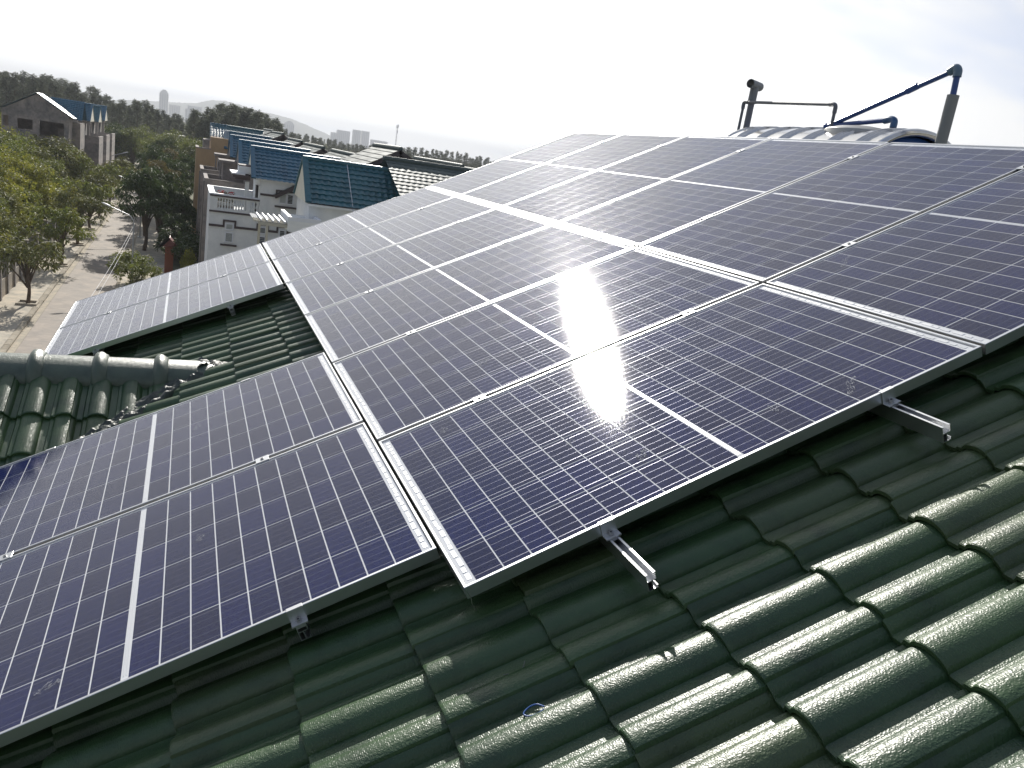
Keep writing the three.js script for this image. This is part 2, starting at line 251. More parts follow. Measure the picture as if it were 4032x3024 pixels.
function cellU(k) { const half = 10 * CW + 9 * CG, c = 0.010; return k < 10 ? -c - half + CW / 2 + k * (CW + CG) : c + CW / 2 + (k - 10) * (CW + CG); }
const panelProto = new THREE.Group(); panelProto.name = 'solar_panel';
{
  mesh('frame', frameGeo, M.alu, panelProto);
  mesh('backsheet', sheetGeo, M.backsheet, panelProto);
  const r = mulberry(41);
  for (let i = 0; i < 20; i++) for (let j = 0; j < 6; j++) { const m = mesh('cell', cellGeo, cellMats[Math.floor(r() * 3)], panelProto); m.position.set(cellU(i), -0.00535, (j - 2.5) * (CH + 0.0054)); }
  mesh('bus_ribbon', ribbonGeo, M.ribbon, panelProto).position.set(0, -0.0055, 0);
  for (const s of [-1, 1]) mesh('bus_ribbon', crimpGeo, M.ribbon, panelProto).position.set(s * (PL / 2 - 0.0245), -0.0055, 0);
  mesh('glass', glassGeo, M.glass, panelProto).position.y = -0.0016;
}
function addPanel(u0, v0, label, turned, n = 0) {
  const p = panelProto.clone(); p.name = numbered('solar_panel'); p.userData = { label, category: 'solar panel', group: 'solar panels of the roof array' };
  const uc = u0 + PL / 2; onRoof(p, uc, v0 + PW / 2, BEND * PL * PL / 4 + n);
  if (turned) { p.rotateY(Math.PI); }
  scene.add(p); return p;
}
const nth = ['nearest', 'second', 'third', 'fourth', 'fifth', 'farthest'];
for (let k = 0; k < 6; k++) addPanel(0, k * PV, `solar panel in the middle column, ${nth[k]} of six from the camera`, k % 2);
for (let k = 0; k < 6; k++) addPanel(PL + 0.013, k * PV, `solar panel in the upper column below the water tank, ${nth[k]} of six`, k % 2);
const LV = 0.226, uL = -PL - 0.009;
addPanel(uL, LV, 'solar panel at the lower left, nearer of the pair before the dormer', false);
addPanel(uL, LV + PV, 'blue solar panel beside the dormer valley, farther of the pair before the dormer', true);
addPanel(uL - 0.01, 4 * PV, 'blue solar panel beyond the dormer ridge, nearer of the pair over the street', false);
addPanel(uL - 0.01, 5 * PV, 'blue solar panel beyond the dormer ridge, farther of the pair over the street', true);

// dried dirt smears on the glass, each a scatter of tiny flecks
{
  const sm = std({ color: lin(0.30, 0.31, 0.33), roughness: 1 }), R2 = mulberry(606);
  const smearGeo = (n, len, wid) => { const g = []; for (let i = 0; i < n; i++) { const t = R2(), a = 0.0007 + 0.0022 * R2() * R2(), x = (t - 0.5) * len, z = (R2() - 0.5) * wid * (0.4 + Math.sin(t * 3.14)) + 0.25 * wid * Math.sin(t * 7); g.push(new THREE.CircleGeometry(a, 6).scale(1 + 2.5 * R2(), 0.6, 1).rotateX(-Math.PI / 2).rotateY(R2() * 0.8).translate(x, 0, z)); } return merge(g); };
  const geos = [smearGeo(60, 0.07, 0.025), smearGeo(34, 0.03, 0.03), smearGeo(80, 0.11, 0.018)];
  const panels = scene.children.filter((o) => o.name.startsWith('solar_panel'));
  [[0, 0.10, -0.46, 1, 0.4], [0, -0.62, -0.40, 1, 0.2], [0, -0.20, 0.30, 0, 0.9], [0, 0.22, 0.36, 1, 0.3], [0, 0.45, 0.42, 2, 0.7], [0, -0.32, 0.05, 1, 0], [1, -0.35, 0.38, 2, 0.1], [1, 0.30, -0.2, 0, 0.5], [2, -0.25, 0.44, 2, 0.0], [2, -0.42, 0.38, 0, 0.3], [2, 0.1, 0.2, 1, 0.8], [3, 0.2, 0.4, 0, 0.1], [3, 0.5, -0.3, 1, 0.2], [4, 0.3, 0.4, 2, 0.3], [7, 0.5, 0.42, 0, 0.2], [8, -0.4, 0.1, 1, 0.4], [6, -0.55, -0.4, 2, 0.6], [12, 0.2, -0.1, 1, 0.5], [12, -0.2, 0.4, 0, 0.2], [13, -0.2, 0.1, 0, 1.2]].forEach(([p, x, z, k, a]) => { const m = mesh('dirt_smear', geos[k], sm, panels[p]); m.position.set(x, -0.0012, z); m.rotation.y = a; });
}
// rails
function railGeo(len) { const w = 0.014, t = 0.002, h = 0.048; return merge([span(-w, -w + t, -h, 0, 0, len), span(w - t, w, -0.021, 0, 0, len), span(-w + t, w - t, -0.0225, -0.0205, 0, len), span(-0.001, 0.001, -h + t, -0.0225, 0, len), span(-w + t, w, -h, -h + t, 0, len), span(w - t, w, -h + t, -0.039, 0, len), span(-w + t, -w + 0.006, -0.0015, 0, 0, len), span(w - 0.006, w - t, -0.0015, 0, 0, len)]); }
const footGeo = merge([box(0.05, 0.006, 0.05, 0, -0.003, 0), box(0.008, 0.09, 0.04, 0.018, -0.045, 0), box(0.05, 0.006, 0.06, 0, -0.088, 0)]);
function addRail(u, v0, v1, label) { const g = thing('mounting_rail', label, 'rail', 'aluminium rails under the array'); onRoof(g, u, v1, -0.0365); mesh('rail_profile', railGeo(v1 - v0), M.alu, g); for (let v = v0 + 0.75; v < v1; v += 1.2) mesh('roof_foot', footGeo, M.aluMatt, g).position.set(0, -0.048, v1 - v); return g; }
addRail(0.408, -0.213, 6.47, 'aluminium mounting rail sticking out under the nearest panel, left of the two stubs');
addRail(1.330, -0.205, 6.47, 'aluminium mounting rail sticking out under the nearest panel, right of the two stubs');
addRail(PL + GU + 0.42, 0.02, 6.47, 'aluminium mounting rail under the upper column, nearer the middle column');
addRail(PL + GU + 1.40, 0.02, 6.47, 'aluminium mounting rail under the upper column, along its top side');
addRail(-0.411, 0.205, 2.40, 'aluminium mounting rail under the lower left pair of panels, inner one');
addRail(-1.330, 0.205, 2.40, 'aluminium mounting rail under the lower left pair of panels, outer one');
addRail(-0.411, 4.22, 6.47, 'aluminium mounting rail under the pair beyond the dormer, inner one');
addRail(-1.330, 4.22, 6.47, 'aluminium mounting rail under the pair beyond the dormer, outer one');
// clamps
const midProto = new THREE.Group(); midProto.name = 'mid_clamp';
mesh('clamp_plate', merge([chamferBox(0.05, 0.0045, 0.044, 0.0008).translate(0, 0.0027, 0), box(0.05, 0.03, 0.003, 0, -0.0148, 0.0055), box(0.05, 0.03, 0.003, 0, -0.0148, -0.0055)]), M.alu, midProto);
mesh('bolt', merge([new THREE.CylinderGeometry(0.0065, 0.0065, 0.004, 16).translate(0, 0.0068, 0), new THREE.CylinderGeometry(0.004, 0.004, 0.05, 8).translate(0, -0.02, 0)]), M.steelBolt, midProto);
mesh('bolt_socket', new THREE.CylinderGeometry(0.0035, 0.0035, 0.0006, 6).translate(0, 0.0092, 0), M.black, midProto);
function addMid(u, v, label) { const c = midProto.clone(); c.name = numbered('mid_clamp'); c.userData = { label, category: 'clamp', group: 'mid clamps between panel rows' }; onRoof(c, u, v, 0.0003); scene.add(c); }
const jn = ['first', 'second', 'third', 'fourth', 'fifth'];
for (let k = 1; k < 6; k++) for (const [u, where] of [[0.408, 'middle column, lower rail'], [1.33, 'middle column, upper rail'], [PL + GU + 0.42, 'upper column, lower rail'], [PL + GU + 1.4, 'upper column, top rail']]) addMid(u, k * PV - GV / 2, `silver mid clamp on the ${jn[k - 1]} joint from the camera, ${where}`);
addMid(-0.411, LV + PV - GV / 2, 'small silver mid clamp between the two lower left panels, nearer the middle column');
addMid(-1.33, LV + PV - GV / 2, 'small silver mid clamp between the two lower left panels, at the left picture edge');
addMid(-0.411, 5 * PV - GV / 2, 'small silver mid clamp between the two panels beyond the dormer, inner one');
addMid(-1.33, 5 * PV - GV / 2, 'small silver mid clamp between the two panels beyond the dormer, outer one');
const endProto = new THREE.Group(); endProto.name = 'end_clamp'; // z grows towards the camera, away from the panel edge at z = 0
mesh('clamp_body', merge([chamferBox(0.044, 0.004, 0.014, 0.0008).translate(0, 0.0024, -0.004), chamferBox(0.044, 0.034, 0.0035, 0.0006).translate(0, -0.0148, 0.0022), chamferBox(0.044, 0.004, 0.024, 0.0008).translate(0, -0.0335, 0.0145), box(0.026, 0.008, 0.02, 0, -0.041, 0.014)]), M.aluMatt, endProto);
mesh('bolt', new THREE.CylinderGeometry(0.0065, 0.0065, 0.009, 16).translate(0, -0.0265, 0.013), M.steelBolt, endProto);
mesh('bolt_socket', new THREE.CylinderGeometry(0.0036, 0.0036, 0.0006, 6).translate(0, -0.0218, 0.013), M.black, endProto);
function addEnd(u, v, far, label) { const c = endProto.clone(); c.name = numbered('end_clamp'); c.userData = { label, category: 'clamp', group: 'end clamps on the outer panel edges' }; onRoof(c, u, v, 0.0003); if (far) c.rotateY(Math.PI); scene.add(c); }
addEnd(0.408, 0, false, 'silver end clamp with bolt on the nearest panel edge, left of two');
addEnd(1.33, 0, false, 'silver end clamp with bolt on the nearest panel edge, right of two');
addEnd(PL + GU + 0.42, 0, false, 'silver end clamp on the near edge of the upper column, lower one');
addEnd(PL + GU + 1.4, 0, false, 'silver end clamp on the near edge of the upper column, top one');
addEnd(-0.411, LV, false, 'silver end clamp on the near edge of the lower left panel, in the shade');
addEnd(-1.33, LV, false, 'silver end clamp on the near edge of the lower left panel, outer one');
addEnd(-0.411, LV + 2 * PV - GV, true, 'silver end clamp on the far edge of the lower left pair, inner one');
addEnd(-1.33, LV + 2 * PV - GV, true, 'silver end clamp on the far edge of the lower left pair, outer one');
addEnd(-0.411, 4 * PV, false, 'silver end clamp above the tile gap beyond the dormer, inner one');
addEnd(-1.33, 4 * PV, false, 'silver end clamp above the tile gap beyond the dormer, just over the ridge tiles');
for (const [u, w] of [[-1.33, 'leftmost of four'], [-0.411, 'second of four from the left'], [0.408, 'third of four from the left'], [1.33, 'fourth of four from the left']]) addEnd(u, 6 * PV - GV, true, `silver end clamp on the far edge of the array, ${w}`);
for (const [u, w] of [[PL + GU + 0.42, 'lower one'], [PL + GU + 1.4, 'top one']]) addEnd(u, 6 * PV - GV, true, `silver end clamp on the far edge of the upper column, ${w}`);
{ // small things on the tiles
  const t = solo('cable_tie', new THREE.TubeGeometry(new THREE.CatmullRomCurve3([[0.030, 0.002, 0.006], [0.018, 0.004, -0.008], [0, 0.003, -0.012], [-0.018, 0.003, -0.001], [-0.010, 0.003, 0.012], [0.010, 0.003, 0.017], [0.026, 0.003, 0.014]].map((p) => new THREE.Vector3(...p))), 40, 0.0019, 6), M.blueTie, 'blue plastic cable tie offcut lying between two tile rolls', 'cable tie');
  onRoof(t, 0.0136, -0.332, TN + 0.0215);
  const w = solo('wire_end', tube([[0, 0, 0], [0.004, -0.022, 0.003], [0.002, -0.04, 0.006], [0.007, -0.062, 0.008]], 0.0011, 20, 5), M.steelBolt, 'short thin wire hanging from the corner of the nearest panel', 'wire');
  onRoof(w, 0.004, 0.0, -0.012);
  const s2 = solo('tie_offcut', tube([[0, 0, 0], [0.02, 0.003, 0.012], [0.045, 0.003, 0.012], [0.06, 0.002, -0.008]], 0.0012, 20, 5), std({ color: lin(0.12, 0.13, 0.12), roughness: 0.5 }), 'thin grey plastic offcut lying on the shaded tiles', 'plastic offcut');
  onRoof(s2, 0.0, -0.187, TN + 0.022);
}

// ───────────────────────── water tank and pipes behind the ridge ─────────────────────────
{
  const t = thing('water_tank', 'horizontal ribbed stainless steel water tank behind the top of the array', 'water tank', null, [6.13, 12.07, -7.15]);
  const R = 0.80, L = 1.15, prof = [[0.001, -L - 0.10]]; for (let a = 0; a <= 8; a++) { const q = a / 8 * Math.PI / 2; prof.push([R * Math.sin(q) * 0.995, -L - 0.10 * Math.cos(q)]); }
  const body = []; const ribs = [];
  const pr = []; for (let i = 0; i <= 460; i++) { const z = -L + 2 * L * i / 460; let r = R; for (let k = 0; k < 6; k++) { const c = -L + 0.24 + k * 0.37; for (const o of [-0.048, 0, 0.048]) { const d = Math.abs(z - c - o); if (d < 0.014) r += 0.017 * Math.cos(d / 0.014 * Math.PI / 2); } } pr.push(new THREE.Vector2(r, z)); }
  mesh('shell', new THREE.LatheGeometry(pr, 64).rotateX(Math.PI / 2), M.inox, t);
  for (const s of [-1, 1]) { mesh('end_cap', new THREE.LatheGeometry(prof.map(([r, z]) => new THREE.Vector2(r * 0.93, z + 0.06)), 48).rotateX(s > 0 ? -Math.PI / 2 : Math.PI / 2).translate(0, 0, 0), M.blueCap, t); mesh('rim', new THREE.TorusGeometry(R - 0.02, 0.035, 10, 56).scale(1, 1, 1.3).translate(0, 0, s * L), M.inox, t); }
  const hl = mesh('hatch', new THREE.LatheGeometry([[0.36, -0.10], [0.36, 0.0], [0.345, 0.015], [0.25, 0.05], [0.1, 0.075], [0.0001, 0.08]].map(([r, y]) => new THREE.Vector2(r, y)), 40), std({ color: lin(0.34, 0.34, 0.33), metalness: 0.8, roughness: 0.42 }), t); hl.position.set(-0.02, R - 0.034, 0.42); hl.scale.set(0.95, 0.85, 1.1);
  mesh('hatch_latch', merge([box(0.03, 0.05, 0.03, 0, 0, 0), box(0.008, 0.06, 0.05, 0.01, 0.02, 0)]), M.black, hl).position.set(0.0, 0.01, 0.37);
  const st = []; for (const z of [-0.85, 0, 0.85]) { st.push(box(1.0, 0.05, 0.05, 0, -R + 0.17, z)); for (const x of [-0.48, 0.48]) { st.push(box(0.05, 0.42, 0.05, x, -0.45, z)); } }
  mesh('stand', merge([...st, box(0.05, 0.05, 1.8, -0.48, -0.63, 0), box(0.05, 0.05, 1.8, 0.48, -0.63, 0)]), std({ color: lin(0.3, 0.3, 0.3), metalness: 0.6, roughness: 0.5 }), t);
  const v = thing('vent_pipe', 'thick grey vent pipe with a tee on top left of the tank', 'pipe', null, [6.1, 11.42, -8.63]);
  mesh('pipe', bar([0, 0, 0], [0, 1.75, 0], 0.037, 20), M.greyPipe, v);
  const td = new THREE.Vector3(0.882, 0, -0.471), tee = [];
  const ring = (r0, r1, L2) => new THREE.LatheGeometry([[r1, -L2], [r0, -L2], [r0, L2], [r1, L2], [r1, -L2]].map(([r, y]) => new THREE.Vector2(r, y)), 28);
  const tq = new THREE.Quaternion().setFromUnitVectors(new THREE.Vector3(0, 1, 0), td);
  mesh('tee', merge([ring(0.05, 0.043, 0.125).applyQuaternion(tq).translate(0, 1.93, 0), new THREE.CylinderGeometry(0.048, 0.048, 0.18, 24).translate(0, 1.82, 0), new THREE.CylinderGeometry(0.052, 0.052, 0.02, 24).translate(0, 1.735, 0)]), std({ color: lin(0.16, 0.17, 0.18), roughness: 0.45 }), v);
  const o = thing('overflow_pipe', 'thin grey pipe bridging from the vent to the tank top', 'pipe', null, [6.06, 11.42, -8.72]);
  mesh('pipe', merge([bar([0, 0, 0], [0, 1.70, 0], 0.0165, 14), bar([0, 1.735, 0.03], [0, 1.685, 1.55], 0.0165, 14), bar([0, 1.66, 1.575], [0, 1.44, 1.58], 0.0165, 14)]), M.greyPipe, o);
  for (const [a, b, c] of [[[0, 1.66, 0], [0, 1.735, 0], [0, 1.733, 0.08]], [[0, 1.688, 1.48], [0, 1.684, 1.57], [0, 1.60, 1.577]]]) mesh('elbow', merge([tube([a, [lerp(a[0], b[0], .8), lerp(a[1], b[1], .8), lerp(a[2], b[2], .8)], [lerp(c[0], b[0], .8), lerp(c[1], b[1], .8), lerp(c[2], b[2], .8)], c], 0.022, 16, 12)]), M.greyPipe, o);
  const bp = thing('filling_pipe', 'long slanting blue water pipe rising over the tank to an elbow', 'pipe', null, [6.1, 11.42, -5.75]);
  mesh('sleeve', bar([0, 0, 0], [0, 1.75, -0.012], 0.05, 20), M.paleSleeve, bp);
  mesh('riser', bar([0, 1.7, -0.012], [0, 1.93, -0.03], 0.026, 16), M.bluePipe, bp);
  mesh('elbow', merge([tube([[0, 1.90, -0.027], [0, 1.955, -0.035], [0, 1.975, -0.06], [0, 1.945, -0.12]], 0.036, 18, 14), new THREE.SphereGeometry(0.037, 16, 12).translate(0, 1.955, -0.04)]), std({ color: lin(0.10, 0.16, 0.22), roughness: 0.4 }), bp);
  mesh('slanting_pipe', bar([0, 1.96, -0.06], [0.02, 1.475, -1.53], 0.0225, 16), M.bluePipe, bp);
  mesh('coupling', bar([0.004, 1.84, -0.44], [0.006, 1.80, -0.55], 0.030, 16), M.bluePipe, bp);
  mesh('return_pipe', merge([bar([0.02, 1.485, -1.52], [0.05, 1.55, -0.72], 0.0225, 16), new THREE.SphereGeometry(0.032, 14, 10).translate(0.02, 1.48, -1.535)]), M.bluePipe, bp);
  mesh('return_elbow', merge([tube([[0.05, 1.545, -0.78], [0.05, 1.555, -0.70], [0.05, 1.54, -0.66], [0.05, 1.48, -0.655]], 0.033, 14, 12)]), std({ color: lin(0.03, 0.09, 0.2), roughness: 0.4 }), bp);
}

// ───────────────────────── ground, road, pavements ─────────────────────────
const kerbX = (z) => -6.95 + 0.0083 * z, kerbR = (z) => -3.75 + 0.0083 * z;
function strip(fa, fb, z0, z1, y, n = 40) { const P = [], UV = [], I = []; for (let k = 0; k <= n; k++) { const z = lerp(z0, z1, k / n), a = fa(z), b = fb(z); P.push(a, y, z, b, y, z); UV.push(a, z, b, z); } for (let k = 0; k < n; k++) { const i = k * 2; I.push(i, i + 1, i + 2, i + 1, i + 3, i + 2); } const g = new THREE.BufferGeometry(); g.setAttribute('position', new THREE.Float32BufferAttribute(P, 3)); g.setAttribute('uv', new THREE.Float32BufferAttribute(UV, 2)); g.setIndex(I); g.computeVertexNormals(); return g; }
const groundTex = mottled(512, [0.105, 0.105, 0.055], 0.7, 9, 201), roadTex = mottled(1024, [0.26, 0.22, 0.18], 0.30, 14, 207), paveTex = mottled(1024, [0.40, 0.355, 0.28], 0.42, 16, 211), concTex = mottled(512, [0.22, 0.205, 0.195], 0.5, 7, 223), concT = rep(concTex, 0.22);
{ const g = new THREE.PlaneGeometry(6000, 6000, 8, 8).rotateX(-Math.PI / 2).translate(0, -0.14, -2700); const uv = g.attributes.uv; for (let i = 0; i < uv.count; i++) uv.setXY(i, uv.getX(i) * 150, uv.getY(i) * 150); setting('ground', g, std({ map: groundTex, roughness: 1 })); }
setting('road', strip(kerbX, kerbR, 20, -330, -0.10), std({ map: rep(roadTex, 0.11), roughness: 0.85 }));
setting('pavement_left', metreUV(strip((z) => kerbX(z) - 2.7, (z) => kerbX(z) - 0.62, 20, -330, 0.0)), std({ map: rep(paveTex, 0.12), roughness: 0.95 }));
setting('pavement_right', metreUV(strip((z) => kerbR(z) + 0.25, (z) => kerbR(z) + 3.4, 20, -330, 0.0)), std({ map: rep(paveTex, 0.12), roughness: 0.95 }));
setting('gutter', strip((z) => kerbX(z) - 0.31, kerbX, 20, -330, -0.085), std({ map: rep(paveTex, 0.3), color: lin(0.9, 0.88, 0.84), roughness: 0.95 }));
{ // kerb stones along the left pavement, each a stone of its own where they can be told apart
  const kl = setting('kerb', strip((z) => kerbX(z) - 0.62, (z) => kerbX(z) - 0.31, 20, -330, -0.06), M.deck), kr = mulberry(77), km = [0, 1, 2].map((k) => std({ map: rep(paveTex, 0.5), color: lin(0.62 + k * 0.12, 0.6 + k * 0.12, 0.56 + k * 0.12), roughness: 0.95 })), kg = chamferBox(0.30, 0.22, 0.965, 0.03);
  for (let z = -38; z > -120; z -= 1.0) { const m = mesh('kerb_stone', kg, km[Math.floor(kr() * 3)], kl); m.position.set(kerbX(z) - 0.465 + (kr() - 0.5) * 0.02, -0.075 + (kr() - 0.5) * 0.02, z); m.rotation.set((kr() - 0.5) * 0.02, 0.008 + (kr() - 0.5) * 0.02, (kr() - 0.5) * 0.03); }
  const far = []; for (let z = -120; z > -320; z -= 4) far.push(kg.clone().scale(1, 1, 4).translate(kerbX(z) - 0.465, -0.075, z)); for (let z = 18; z > -320; z -= 4) far.push(chamferBox(0.22, 0.2, 3.95, 0.03).translate(kerbR(z) + 0.13, -0.07, z)); const f = mesh('kerb_run', metreUV(merge(far)), km[1], kl); f.userData.kind = 'stuff';
}

// ───────────────────────── trees ─────────────────────────
function leafBuf() { return { P: [], N: [], C: [] }; }
function pushLeaf(b, c, dir, side, len, wid, col) { const [x, y, z] = c; const e = dir.clone().multiplyScalar(len), s = side.clone().multiplyScalar(wid / 2), n = new THREE.Vector3().crossVectors(side, dir).normalize(); const a = [x, y, z], m1 = [x + e.x * 0.5 + s.x, y + e.y * 0.5 + s.y, z + e.z * 0.5 + s.z], t = [x + e.x, y + e.y - len * 0.12, z + e.z], m2 = [x + e.x * 0.5 - s.x, y + e.y * 0.5 - s.y, z + e.z * 0.5 - s.z]; b.P.push(...a, ...m1, ...t, ...a, ...t, ...m2); for (let k = 0; k < 6; k++) { b.N.push(n.x, n.y, n.z); b.C.push(...col); } }
function leafGeo(b) { const g = new THREE.BufferGeometry(); g.setAttribute('position', new THREE.Float32BufferAttribute(b.P, 3)); g.setAttribute('normal', new THREE.Float32BufferAttribute(b.N, 3)); g.setAttribute('color', new THREE.Float32BufferAttribute(b.C, 3)); return g; }
const rv = (r) => { const z = r() * 2 - 1, a = r() * 6.2832, k = Math.sqrt(1 - z * z); return new THREE.Vector3(k * Math.cos(a), z, k * Math.sin(a)); };
const barkTex = mottled(128, [0.10, 0.075, 0.055], 0.5, 6, 251);
M.bark = std({ map: rep(barkTex, 1.2), roughness: 1 });
const leafMat = (c, tr = 0.32) => phys({ color: lin(...c), vertexColors: true, roughness: 0.75, transmission: tr, thickness: 0, side: THREE.DoubleSide, specularIntensity: 0.6 });
function limb(pts, r0, r1) { const g = tube(pts, 1, 10, 7), p = g.attributes.position; const c = new THREE.CatmullRomCurve3(pts.map((q) => new THREE.Vector3(...q))); for (let i = 0; i <= 10; i++) { const o = c.getPointAt(i / 10), k = lerp(r0, r1, i / 10); for (let j = 0; j <= 7; j++) { const id = i * 8 + j; p.setXYZ(id, o.x + (p.getX(id) - o.x) * k, o.y + (p.getY(id) - o.y) * k, o.z + (p.getZ(id) - o.z) * k); } } g.computeVertexNormals(); return g; }
// a broadleaved tree 1 unit = 1 m; crown of leaf clumps round branch ends
function broadTree(seed, { h = 6, r = 2.6, stem = 1.8, clumps = 46, per = 90, leaf = [0.26, 0.11], droop = 0.2, tall = 1 }) {
  const R = mulberry(seed), parts = [], b = leafBuf(), ch = (h - stem), cy = stem + ch * 0.52;
  parts.push(limb([[0, -0.1, 0], [0.05 * h * (R() - 0.5), stem * 0.5, 0.05 * h * (R() - 0.5)], [0.06 * h * (R() - 0.5), stem + ch * 0.35, 0.06 * h * (R() - 0.5)]], 0.035 * h * 0.6 + 0.04, 0.05));
  for (let k = 0; k < clumps; k++) {
    const d = rv(R); if (d.y < -0.55) d.y *= -0.6; const rad = 0.55 + 0.45 * Math.pow(R(), 0.6), lump = 0.78 + 0.44 * R();
    const c = new THREE.Vector3(d.x * r * rad * lump, cy + d.y * ch * 0.5 * rad * lump * tall, d.z * r * rad * lump);
    if (k % 5 === 0) parts.push(limb([[0, stem * (0.7 + 0.3 * R()), 0], [c.x * 0.4, lerp(stem, c.y, 0.55), c.z * 0.4], [c.x * 0.92, c.y * 0.97, c.z * 0.92]], 0.016 * h, 0.012));
    const cr = (0.42 + 0.4 * R()) * r * 0.34, tone = 0.72 + 0.56 * R();
    for (let q = 0; q < per; q++) { const o = rv(R), s = Math.pow(R(), 0.45) * cr, p = [c.x + o.x * s, c.y + o.y * s * 0.75, c.z + o.z * s]; const dir = new THREE.Vector3(o.x + (R() - 0.5) * 0.8, o.y * 0.5 - droop + (R() - 0.5) * 0.6, o.z + (R() - 0.5) * 0.8).normalize(); const side = new THREE.Vector3().crossVectors(dir, rv(R)).normalize(); const t = tone * (0.8 + 0.4 * R()); pushLeaf(b, p, dir, side, leaf[0] * (0.7 + 0.6 * R()), leaf[1] * (0.7 + 0.6 * R()), [t * (0.92 + 0.22 * R()), t, t * (0.8 + 0.3 * R())]); }
  }
  return { trunk: merge(parts), crown: leafGeo(b) };
}
// casuarina: ragged upright crown of drooping fine twigs
function casuarina(seed, { h = 15, r = 2.4, tw = 1500 }) {
  const R = mulberry(seed), b = leafBuf(), parts = [limb([[0, -0.2, 0], [0.2 * (R() - 0.5), h * 0.5, 0.2 * (R() - 0.5)], [0.5 * (R() - 0.5), h * 0.97, 0.5 * (R() - 0.5)]], 0.22, 0.03)];
  const nb = 46; for (let k = 0; k < nb; k++) {
    const t = 0.14 + 0.86 * (k + R()) / nb, y = h * t, L = r * Math.pow(1.04 - t, 0.85) * (0.45 + 0.9 * R()), a = R() * 6.2832, up = 0.3 + 1.1 * t, e = [Math.cos(a) * L, y + L * up, Math.sin(a) * L];
    if (k % 3 === 0) parts.push(limb([[0, y, 0], [e[0] * 0.5, y + (e[1] - y) * 0.55, e[2] * 0.5], e], 0.05, 0.012));
    const n = Math.round(tw / nb); for (let q = 0; q < n; q++) { const s = 0.2 + 0.85 * R(), p = [e[0] * s + (R() - 0.5) * 0.7, y + (e[1] - y) * s + (R() - 0.4) * 0.7, e[2] * s + (R() - 0.5) * 0.7], dir = new THREE.Vector3(Math.cos(a) * 0.5 + (R() - 0.5) * 0.9, 0.45 - R() * 0.9, Math.sin(a) * 0.5 + (R() - 0.5) * 0.9).normalize(), side = new THREE.Vector3().crossVectors(dir, rv(R)).normalize(), c = 0.75 + 0.5 * R(); pushLeaf(b, p, dir, side, 0.55 + 0.5 * R(), 0.09 + 0.07 * R(), [c, c, c]); }
  }
  return { trunk: merge(parts), crown: leafGeo(b) };
}
const LM = { mango: leafMat([0.066, 0.100, 0.030], 0.34), acacia: leafMat([0.175, 0.205, 0.045], 0.48), lime: leafMat([0.27, 0.28, 0.05], 0.52), olive: leafMat([0.15, 0.16, 0.05], 0.42), needle: leafMat([0.13, 0.145, 0.095], 0.34), brown: leafMat([0.165, 0.145, 0.055], 0.4) };
function treeThing(name, g, mat, label, category, group, pos, sc = 1, turn = 0) { const t = thing(name, label, category, group, pos); mesh('trunk', g.trunk, M.bark, t); mesh('crown', g.crown, mat, t); t.rotation.y = turn; if (Array.isArray(sc)) t.scale.set(...sc); else t.scale.setScalar(sc); return t; }
const BT = [1, 2, 3, 4].map((s) => broadTree(400 + s, { h: 7, r: 3.0, stem: 0.7, clumps: 80, per: 85, leaf: [0.30, 0.12] }));
const ST = [1, 2].map((s) => broadTree(500 + s, { h: 3.7, r: 1.75, stem: 1.2, clumps: 44, per: 52, leaf: [0.26, 0.08], droop: 0.55 }));
const MT = [1, 2, 3].map((s) => broadTree(600 + s, { h: 7, r: 2.2, stem: 1.9, clumps: 62, per: 95, leaf: [0.34, 0.085], droop: 0.75, tall: 1.1 }));
const SH = [1, 2].map((s) => broadTree(700 + s, { h: 2.2, r: 1.25, stem: 0.2, clumps: 34, per: 85, leaf: [0.17, 0.06], droop: 0.2 }));
const CS = [1, 2, 3, 4].map((s) => casuarina(800 + s, { h: 15, r: 2.6, tw: 2100 }));
